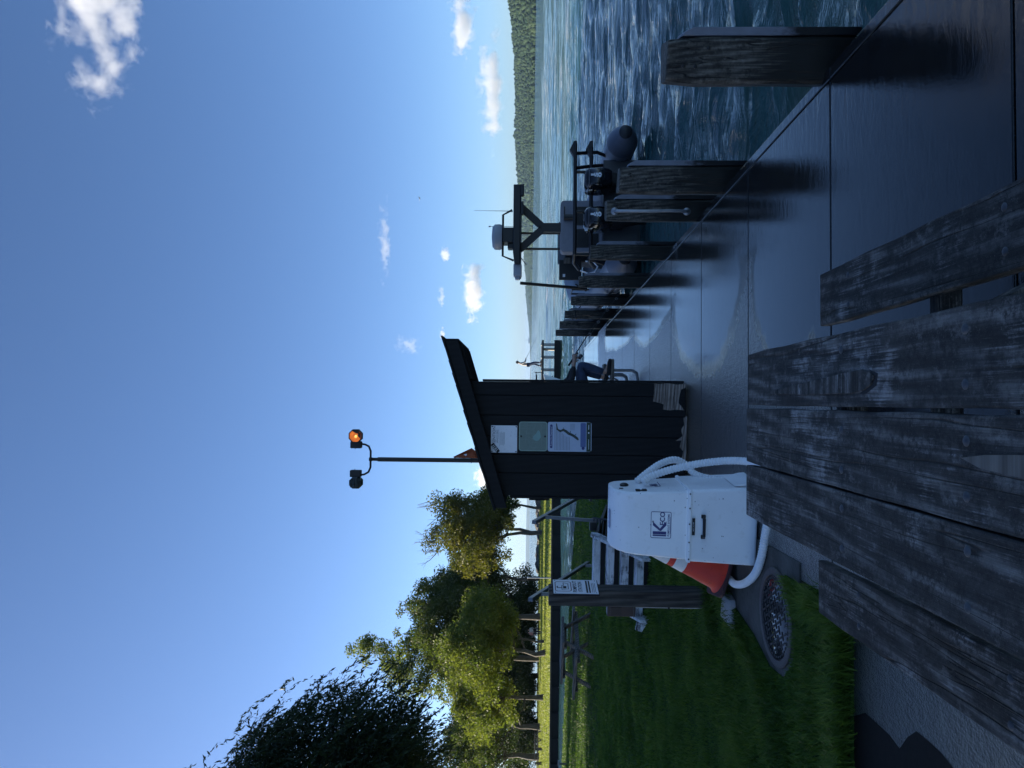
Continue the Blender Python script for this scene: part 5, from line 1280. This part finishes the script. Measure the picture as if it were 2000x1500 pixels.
    fr = MB(); fr.tube([(-.64, 1.9, zr+.12), (-.55, 1.9, zr+.34), (.28, 1.9, zr+.34), (.38, 1.9, zr+.16)], .022, 8); fr.build('roof_frame', M['black'], rf)
    an = MB(); an.tube([(.35, 1.9, zr+.15), (.36, 1.9, zr+.28), (.365, 1.9, zr+.92)], [.016, .006, .003], 6); an.tube([(.02, 1.8, zr+.12), (.02, 1.8, zr+.60)], .005, 6); an.tube([(.02, 1.8, zr+.585), (.02, 1.8, zr+.62)], .014, 8); an.build('aerial', M['fender'], rf)
    lb = MB(); lb.box((-.92, 1.5, zr+.03), (.24, .20, .16)); lb.box((-1.06, 1.5, zr+.03), (.08, .12, .10)); lb.build('search_light', M['radar_grey'], rf, bevel=.02)
    wp = MB(); wp.tube([(-.62, 1.5, zr), (-.80, 1.55, zr-.14)], .010, 6); wp.build('wiper', M['black'], rf)
    ho = MB(); ho.tube([(-1.02, .9, 1.05), (-1.08, .9, .90), (-1.05, .9, .78), (-.95, .9, .72), (-.86, .9, .80), (-.85, .9, .95)], .014, 8); ho.build('cable_loop', M['white'], t, smooth=60)
    bl = MB(); bl.tube([(-.95, 4.0, .62), (-.75, 4.0, .95)], .02, 6); bl.tube([(-.97, 3.4, .6), (-.97, 3.4, 1.05), (-.97, 4.0, 1.05), (-.97, 4.0, .62)], .02, 6); bl.build('grab_rail', M['black'], t)
    rp = MB()
    x7, y7 = (800-613)/1440*16.3, 16.3
    rp.tube([(x7+.05-bx, y7-by, .92), (2.9-bx, 16.9-by, .70), (3.0-bx, 17.6-by, .75)], .014, 6)
    mr = thing('mooring_rope', 'dark mooring rope from the boat bow looped round the seventh pile', 'rope', (0, 0, 0))
    rp = MB(); rp.tube([(2.55, 17.4, .52), (2.38, 16.9, .60), (x7+.12, y7-.02, .70)], .013, 6)
    rp.tube([(x7+.11*math.cos(a), y7+.13*math.sin(a), .70+.012*a) for a in np.linspace(0, 9, 20)], .015, 6)
    rp.tube([(x7-.06, y7-.13, .72), (x7-.02, y7-.14, .52), (x7-.05, y7-.14, .40)], .013, 6); rp.build('rope', M['black'], mr, smooth=60)
def thing_part(name, parent, loc):
    o = bpy.data.objects.new(name, None); COL.objects.link(o); o.parent = parent; o.location = loc; o.empty_display_size = .05; return o
M['hypalon_cone'] = plain('blue_grey_tube_cone', (.10,.115,.15), .5, var=.08, bump=.03)
M['seat_grey'] = plain('grey_seat_vinyl', (.20,.20,.225), .55, var=.08)
M['radar_grey'] = plain('pale_grey_radome', (.30,.32,.36), .4, var=.04)
boat()

# ---- people
def skin_obj(name, J, E, mat, parent, sub=2, root=None):
    me = bpy.data.meshes.new(name); keys = list(J); ix = {k: i for i, k in enumerate(keys)}
    me.from_pydata([J[k][0] for k in keys], [(ix[a], ix[b]) for a, b in E], [])
    o = bpy.data.objects.new(name, me); COL.objects.link(o)
    sk = o.modifiers.new('skin', 'SKIN'); sk.use_smooth_shade = True
    for i, k in enumerate(keys):
        r = J[k][1]; d = me.skin_vertices[0].data[i]; d.radius = r if hasattr(r, '__len__') else (r, r); d.use_root = (k == (root or keys[0]))
    sb = o.modifiers.new('sub', 'SUBSURF'); sb.levels = sub; sb.render_levels = sub
    dg = bpy.context.evaluated_depsgraph_get(); m2 = bpy.data.meshes.new_from_object(o.evaluated_get(dg)); bpy.data.objects.remove(o)
    m2.materials.clear(); m2.materials.append(mat)
    for p in m2.polygons: p.use_smooth = True
    o2 = bpy.data.objects.new(name, m2); COL.objects.link(o2); o2.parent = parent; return o2
def V3(*a): return Vector(a)
def person(label, loc, rz, P, shirt, trousers, group=None, hat=None, hair='hair', fingers=False, hold=None, shoes='blackcloth'):
    """P: joint positions; one continuous body, clothes over it"""
    t = thing('person', label, 'person', loc, rz, group)
    J = {'pel': (P['pel'], (.13, .10)), 'ab': (P['pel'].lerp(P['chest'], .5), (.125, .095)), 'chest': (P['chest'], (.15, .105)), 'neck': (P['neck'], .055), 'jaw': (P['head']-(P['head']-P['neck'])*.35+P['face']*.02, .068), 'head': (P['head'], (.078, .085)), 'crown': (P['head']+(P['head']-P['neck']).normalized()*.07, .07)}
    E = [('pel', 'ab'), ('ab', 'chest'), ('chest', 'neck'), ('neck', 'jaw'), ('jaw', 'head'), ('head', 'crown')]
    for s in 'LR':
        sh, el, wr, ha = P['sh'+s], P['el'+s], P['wr'+s], P['ha'+s]
        J.update({'sh'+s: (sh, .062), 'el'+s: (el, .042), 'wr'+s: (wr, .028), 'ha'+s: (ha, (.040, .022))})
        E += [('chest', 'sh'+s), ('sh'+s, 'el'+s), ('el'+s, 'wr'+s), ('wr'+s, 'ha'+s)]
        hp, kn, an, to = P['hp'+s], P['kn'+s], P['an'+s], P['to'+s]
        J.update({'hp'+s: (hp, .088), 'kn'+s: (kn, .058), 'an'+s: (an, .038), 'to'+s: (to, (.040, .028))})
        E += [('pel', 'hp'+s), ('hp'+s, 'kn'+s), ('kn'+s, 'an'+s), ('an'+s, 'to'+s)]
        if fingers:
            d = (ha-wr).normalized(); sd_ = P['side'+s].normalized(); cu = P['curl'+s].normalized()
            for f, (o_, ln) in enumerate(((-.030, .075), (-.010, .085), (.010, .08), (.028, .062))):
                b0 = ha+sd_*o_+d*.012; J['f%s%d0' % (s, f)] = (b0+d*.02, .010); J['f%s%d1' % (s, f)] = (b0+d*(.02+ln*.4)+cu*ln*.3, .009); J['f%s%d2' % (s, f)] = (b0+d*(.015+ln*.25)+cu*ln*.75, .0078)
                E += [('ha'+s, 'f%s%d0' % (s, f)), ('f%s%d0' % (s, f), 'f%s%d1' % (s, f)), ('f%s%d1' % (s, f), 'f%s%d2' % (s, f))]
            th = ha-d*.02-sd_*.03; J['t%s0' % s] = (th-sd_*.015+cu*.01, .011); J['t%s1' % s] = (th-sd_*.02+d*.03+cu*.03, .009); E += [('ha'+s, 't%s0' % s), ('t%s0' % s, 't%s1' % s)]
    body = skin_obj('body', J, E, M['skin'], t)
    # face
    hd, fc = P['head'], P['face'].normalized(); up = (P['head']-P['neck']).normalized(); sd2 = fc.cross(up).normalized()
    f = MB(); f.ball(hd+fc*.088-up*.008, .016); f.ball(hd+sd2*.082, (.014, .02, .028)); f.ball(hd-sd2*.082, (.014, .02, .028)); f.build('nose_and_ears', M['skin'], body, smooth=80)
    f = MB(); f.ball(hd+fc*.078+sd2*.03+up*.018, .010); f.ball(hd+fc*.078-sd2*.03+up*.018, .010); f.build('eyes', M['ink'], body)
    f = MB(); f.ball(hd+fc*.076-up*.045, (.022, .022, .006)); f.build('mouth', M['redink'], body)
    h = MB(); h.ball(hd+up*.030-fc*.012, (.098, .098, .094), 16, 10); h.build('hair', M[hair], t, smooth=80)
    # clothes
    K = {'pel': (P['pel']+V3(0, 0, .02), (.145, .115)), 'ab': (J['ab'][0], (.145, .115)), 'chest': (P['chest'], (.165, .125)), 'col': (P['neck'].lerp(P['chest'], .45), .085)}
    E2 = [('pel', 'ab'), ('ab', 'chest'), ('chest', 'col')]
    for s in 'LR':
        K.update({'sh'+s: (P['sh'+s], .078), 'el'+s: (P['el'+s], .056), 'wr'+s: (P['el'+s].lerp(P['wr'+s], .9), .042)}); E2 += [('chest', 'sh'+s), ('sh'+s, 'el'+s), ('el'+s, 'wr'+s)]
    skin_obj('jacket', K, E2, M[shirt], t)
    K = {'pel': (P['pel'], (.14, .11))}; E2 = []
    for s in 'LR':
        K.update({'hp'+s: (P['hp'+s], .100), 'mid'+s: (P['hp'+s].lerp(P['kn'+s], .5), .090), 'kn'+s: (P['kn'+s], .074), 'cf'+s: (P['kn'+s].lerp(P['an'+s], .45), .070), 'an'+s: (P['kn'+s].lerp(P['an'+s], .93), .058)})
        E2 += [('pel', 'hp'+s), ('hp'+s, 'mid'+s), ('mid'+s, 'kn'+s), ('kn'+s, 'cf'+s), ('cf'+s, 'an'+s)]
    skin_obj('jeans', K, E2, M[trousers], t)
    for s in 'LR':
        a, b = P['an'+s], P['to'+s]; d = (b-a); d.z = 0; d.normalize()
        skin_obj('shoe', {'h': (a-d*.05+V3(0, 0, -.035), (.05, .045)), 'm': (a+d*.07+V3(0, 0, -.035), (.052, .042)), 't': (b+d*.05+V3(0, 0, -.012), (.048, .030))}, [('h', 'm'), ('m', 't')], M[shoes], t)
    if hat:
        k = MB(); k.lathe([(.102, 0), (.098, .05), (.07, .10), (.02, .115)], 20, Matrix.Translation(hd+up*.03)); k.lathe([(.15, .0), (.15, .012)], 20, Matrix.Translation(hd+up*.03+fc*.03)); k.build('cap', M[hat], t, smooth=50)
    return t
def angler():
    # coordinates in the world, person sits on the table top, feet on its seat, facing right
    P = dict(pel=V3(.17, 11.92, .88), chest=V3(.27, 11.72, 1.26), neck=V3(.31, 11.72, 1.46), head=V3(.37, 11.72, 1.60), face=V3(1, -.1, -.2),
             shL=V3(.28, 11.93, 1.36), elL=V3(.50, 11.95, 1.10), wrL=V3(.70, 11.84, 1.045), haL=V3(.80, 11.80, 1.035),
             shR=V3(.28, 11.51, 1.36), elR=V3(.46, 11.46, 1.085), wrR=V3(.72, 11.55, 1.05), haR=V3(.83, 11.60, 1.045),
             hpL=V3(.22, 11.82, .86), knL=V3(.66, 11.90, .955), anL=V3(.53, 11.90, .545), toL=V3(.70, 11.92, .495),
             hpR=V3(.22, 11.62, .86), knR=V3(.72, 11.56, .955), anR=V3(.59, 11.56, .545), toR=V3(.77, 11.55, .495),
             sideL=V3(0, .4, 1), curlL=V3(-.3, -1, -.3), sideR=V3(0, -.3, 1), curlR=V3(-.2, 1, -.5))
    t = person('seated angler in dark jacket and blue jeans beyond the shed, feet on a bench', (0, 0, 0), 0, P, 'blackcloth', 'denim', fingers=True, hat='blackcloth')
    r = thing('fishing_rod', 'long dark fishing rod with spinning reel held by the seated angler', 'fishing rod', (0, 0, 0))
    A, B = V3(.715, 11.55, 1.125), V3(2.22, 12.9, .05)
    d = (B-A).normalized(); m = MB(); pts = [A+(B-A)*q+V3(0, 0, .05*math.sin(3.1*q)) for q in np.linspace(0, 1, 12)]
    m.tube(pts, [.011-.0085*q for q in np.linspace(0, 1, 12)], 8); bl = m.build('blank', M['black'], r, smooth=60)
    m = MB(); m.tube([A-d*.02, A+d*.30], .0165, 10); m.build('grip', M['hypalon_dark'], bl, smooth=60)
    for q in (.35, .5, .65, .8, .92):
        c = A+(B-A)*q+V3(0, 0, .05*math.sin(3.1*q)); m = MB(); m.tube([c+V3(.02*math.cos(a), 0, -.025+.02*math.sin(a)) for a in np.linspace(0, 6.28, 9)], .003, 5); m.build('line_guide', M['stainless'], bl)
    c = A+d*.20+V3(.0, 0, -.085); m = MB(); m.lathe([(.022, -.035), (.03, -.03), (.026, 0), (.032, .03), (.02, .045)], 14, Matrix.Translation(c) @ d.to_track_quat('Z', 'Y').to_matrix().to_4x4()); m.beam(c, A+d*.17, .012, .02); m.tube([c+V3(0, -.03, 0), c+V3(-.02, -.07, -.02), c+V3(-.05, -.075, -.03)], .006, 6); m.build('reel', M['steel'], r, smooth=50)
    m = MB(); m.tube([A+d*.25+V3(0, 0, -.03), A+(B-A)*.55+V3(0, 0, .03), B], .0012, 4); m.build('line', M['fender'], r)
angler()
def tube_table():
    t = thing('picnic_table', 'picnic table on bent metal tube legs under the seated angler', 'picnic table', (-.42, 12.35, 0))
    for k in range(3):
        b = MB(); b.box((-.1, (k-1)*.25, .735), (1.9, .24, .04)); b.build('top_plank', M['far_wood'], t, bevel=.004)
    for s in (-1, 1):
        b = MB(); b.box((.08, s*.63, .437), (2.3, .25, .045)); b.build('seat_plank', M['far_wood'], t, bevel=.004)
        b = MB(); y = s*.63
        b.tube([(-1.0, y, .41), (-1.0, y, .12), (-.97, y, .05), (-.88, y, .028), (.92, y, .028), (1.02, y, .05), (1.06, y, .12), (1.06, y, .41)], .024, 10); b.build('tube_leg', M['alu'], t, smooth=60)
        b = MB(); b.tube([(.98, y-.07*s, .41), (.98, y-.07*s, .26), (.95, y-.07*s, .21), (.88, y-.07*s, .19), (.3, y-.07*s, .19)], .020, 10); b.build('tube_brace', M['alu'], t, smooth=60)
tube_table()

# ---- pier across the water with a standing angler
PY = 51.0
def pier():
    t = thing('pier', 'timber pier on pale sunlit posts far across the water behind the shed', 'pier', (0, PY, WATER))
    b = MB(); b.box((1.0, 0, 1.16), (7.4, 3.0, .14)); b.build('deck', M['far_wood'], t)
    b = MB(); b.box((1.0, -1.45, .16), (7.4, .2, .46)); b.build('crib_beam', plain('dark_crib', (.02,.019,.018), .8), t)
    for k in range(9):
        p = MB(); x = -2.4+k*.85; p.lathe([(.10, -1), (.10, 1.28)], 10, Matrix.Translation((x, -1.4, 0))); p.build('pier_post', M['pier_post'], t, smooth=60)
    for k in range(4):
        p = MB(); x = -2+k*2.1; p.lathe([(.10, -1), (.10, 1.2)], 10, Matrix.Translation((x, 1.2, 0))); p.build('pier_post', M['pier_post'], t, smooth=60)
    b = MB(); b.box((-.2, -1.5, .75), (5.0, .05, .08)); b.box((-.2, -1.5, .5), (5.0, .05, .08))
    for q in range(7): b.box((-2.3+q*.6, -1.52, .75), (.06, .05, .85))
    b.build('lattice', M['pier_post'], t)
    b = MB(); 
    for x in (2.0, 2.55, .9): b.box((x, -.9, 1.45), (.05, .05, .5))
    b.box((1.7, -.9, 1.6), (1.7, .05, .05)); b.build('low_rail', M['black'], t)
    z = WATER+1.23
    P = dict(pel=V3(-.02, 0, .95), chest=V3(.04, 0, 1.30), neck=V3(.09, 0, 1.49), head=V3(.14, 0, 1.62), face=V3(1, -.2, -.15),
             shL=V3(.05, .19, 1.42), elL=V3(.17, .22, 1.14), wrL=V3(.38, .10, 1.08), haL=V3(.46, .06, 1.08), shR=V3(.05, -.19, 1.42), elR=V3(.16, -.22, 1.13), wrR=V3(.36, -.12, 1.06), haR=V3(.44, -.07, 1.06),
             hpL=V3(-.02, .09, .92), knL=V3(.06, .11, .50), anL=V3(-.10, .11, .08), toL=V3(.04, .12, .035), hpR=V3(-.02, -.09, .92), knR=V3(.14, -.10, .50), anR=V3(.12, -.10, .08), toR=V3(.27, -.11, .035))
    x = far(1037, 712, PY-.4).x
    person('standing angler in pale shirt, jeans and cap on the far pier', (x, PY-.4, z), 0, P, 'greycloth', 'denim', hat='blackcloth')
    r = thing('fishing_rod', 'thin rod of the standing angler on the far pier, dipping toward the water', 'fishing rod', (x+.4, PY-.45, z+1.07))
    m = MB(); m.tube([(-.15, 0, .08), (.6, -.3, -.32), (1.5, -.8, -.75)], [.014, .010, .005], 6); m.build('blank', M['black'], r)
M['pier_post'] = wood('sunlit_pier_timber', (.25,.23,.21), (.45,.42,.38), (.62,.58,.52), 'z', crack=.4)  # sunlight on the pier posts put into this pale colour
pier()
def small_boat():
    q = far(1060, 738, PY-3.2); t = thing('small_boat', 'small white boat with thin mast by the far pier', 'boat', (q.x-1.2, PY-3.2, WATER))
    h = MB(); h.loft([[(-2, -.7, .7), (-2, .7, .7), (-2, .4, -.1), (-2, -.4, -.1)], [(0, -.8, .8), (0, .8, .8), (0, .35, -.1), (0, -.35, -.1)], [(1.45, -.06, 1.15), (1.45, .06, 1.15), (1.1, .03, 0), (1.1, -.03, 0)]]); h.build('hull', M['white'], t, bevel=.02)
    h = MB(); h.tube([(1.05, 0, .9), (1.05, 0, 2.1)], .03, 6); h.build('mast', M['fender'], t)
small_boat()

# ---- walkers in the park
def walkers():
    for i, (py, sh, tr, lb) in enumerate(((1231, 'greycloth', 'blackcloth', 'walker in pale grey top strolling on the far park lawn'), (1236, 'redcloth', 'blackcloth', 'walker in pink top beside the grey one on the park lawn'))):
        q = far(1057, py, 88+i*.6); s = 1 if i else -1
        P = dict(pel=V3(0, 0, .95), chest=V3(0, -.01, 1.30), neck=V3(0, 0, 1.49), head=V3(0, -.02, 1.62), face=V3(0, -1, 0), shL=V3(.19, 0, 1.42), elL=V3(.24, .06, 1.14), wrL=V3(.24, -.05, .92), haL=V3(.24, -.07, .84), shR=V3(-.19, 0, 1.42), elR=V3(-.24, .04, 1.14), wrR=V3(-.24, -.02, .9), haR=V3(-.24, -.04, .82),
                 hpL=V3(.09, 0, .92), knL=V3(.10, -.10*s, .5), anL=V3(.10, -.12*s+.04, .08), toL=V3(.11, -.28*s-.0, .035), hpR=V3(-.09, 0, .92), knR=V3(-.10, .02*s, .5), anR=V3(-.10, .16*s, .09), toR=V3(-.11, .16*s-.14, .035))
        person(lb, (q.x, q.y, PG+.01), R(20*i-10), P, sh, tr)
walkers()

# ---- small things
def misc():
    q = far(1050, 1128.5, 49.2); t = thing('marker_pole', 'thin pale marker pole at the park edge just above the pumpout sign', 'pole', (q.x, 49.2, PG))
    b = MB(); b.tube([(0, 0, -.1), (0, 0, 1.62)], .045, 10); b.build('pole', M['radar_grey'], t, smooth=60); b = MB(); b.lathe([(.06, 1.62), (.06, 1.67), (.02, 1.69)], 10); b.build('cap', M['white'], t)
    q = at(1106, 1492, .02); t = thing('stake', 'short grey stake with small plate at the far left lawn edge', 'stake', (q.x, q.y, 0))
    b = MB(); b.box((0, 0, .15), (.06, .06, .5)); b.build('post', M['far_wood'], t); b = MB(); b.box((.04, -.04, .36), (.26, .02, .07)); b.build('plate', M['radar_grey'], t)
    rg = random.Random(12); st = plain('shore_boulder', (.10,.098,.092), .85, var=.4, scale=2, bump=.5)
    base = []
    for k in range(3):
        bm = bmesh.new(); bmesh.ops.create_icosphere(bm, subdivisions=2, radius=1)
        for v in bm.verts: v.co *= 1+.35*(rg.random()-.5)
        me = bpy.data.meshes.new('boulder'); bm.to_mesh(me); bm.free(); me.materials.append(st); base.append(me)
    for k in range(26):
        py = 945+k*6.6+rg.uniform(-2, 2); y = 117+rg.uniform(-1, 6) if k > 4 else 104+rg.uniform(-3, 4)
        p = far(1050, py, y); o = bpy.data.objects.new('boulder', base[k % 3]); COL.objects.link(o); s = rg.uniform(.5, 1.3)*(1.4 if k < 5 else 1)
        o.location = (p.x, y, .1); o.scale = (s*1.2, s, s*.62); o.rotation_euler.z = rg.random()*6
        tag(o, 'grey boulder in the row along the lake side of the park point', 'boulder', 'boulders along the park shore')
    p = far(820, 388, 110); t = thing('bird', 'tiny pale bird gliding in the open sky above the boat', 'bird', p, R(30))
    b = MB(); b.ball((0, 0, 0), (.20, .06, .055), 10, 6); b.ball((.2, 0, .02), (.06, .045, .045), 8, 5); bd = b.build('body', M['greycloth'], t, smooth=80)
    for s in (-1, 1):
        w_ = MB(); w_.prism([(-.10, 0), (.12, 0), (.08, s*.28), (-.05, s*.55), (-.12, s*.30)], .0, .012, 'xy'); wo = w_.build('wing', M['greycloth'], t); wo.rotation_euler.x = s*R(18)
misc()

# ---- clouds and air
def clouds():
    cloud('large white cloud high at the top right of the sky, running out of view', 132, 248, -190, 175, 5200, .0075, 2.3, 1.3, .6)
    cloud('white heaped cloud above the hillside at the far right', 880, 934, -20, 108, 9000, .009, 1.9, 2.1, .45)
    cloud('long low cloud over the hillside, between the heaped cloud and the boat roof', 938, 986, 80, 275, 9500, .0065, 2.4, 3.7, .5)
    cloud('puffy white cloud just left of the boat aerials, over the far hills', 904, 952, 512, 620, 9000, .010, 2.1, 4.9, .4)
    cloud('small round cloud above the puffy cloud left of the boat', 858, 884, 480, 512, 9000, .012, 1.6, 5.2, .5)
    cloud('faint scrap of cloud near the tip of the shed roof', 858, 872, 640, 664, 9000, .014, 1.6, 6.4, .4)
    cloud('faint shred of cloud between the small round cloud and the roof tip', 856, 870, 556, 606, 9200, .007, 2.2, 7.3, .5)
    cloud('white cloud showing just above the low left slope of the shed roof', 928, 964, 895, 958, 9500, .012, 1.8, 8.1, .4)
    cloud('thin wisp of cloud in the middle of the open sky', 743, 762, 400, 540, 8200, .0035, 2.6, 9.9, .6)
    cloud('faint wisp above the shed roof tip', 772, 830, 655, 690, 8600, .0025, 2.4, 10.7, .6)
clouds()
haze()
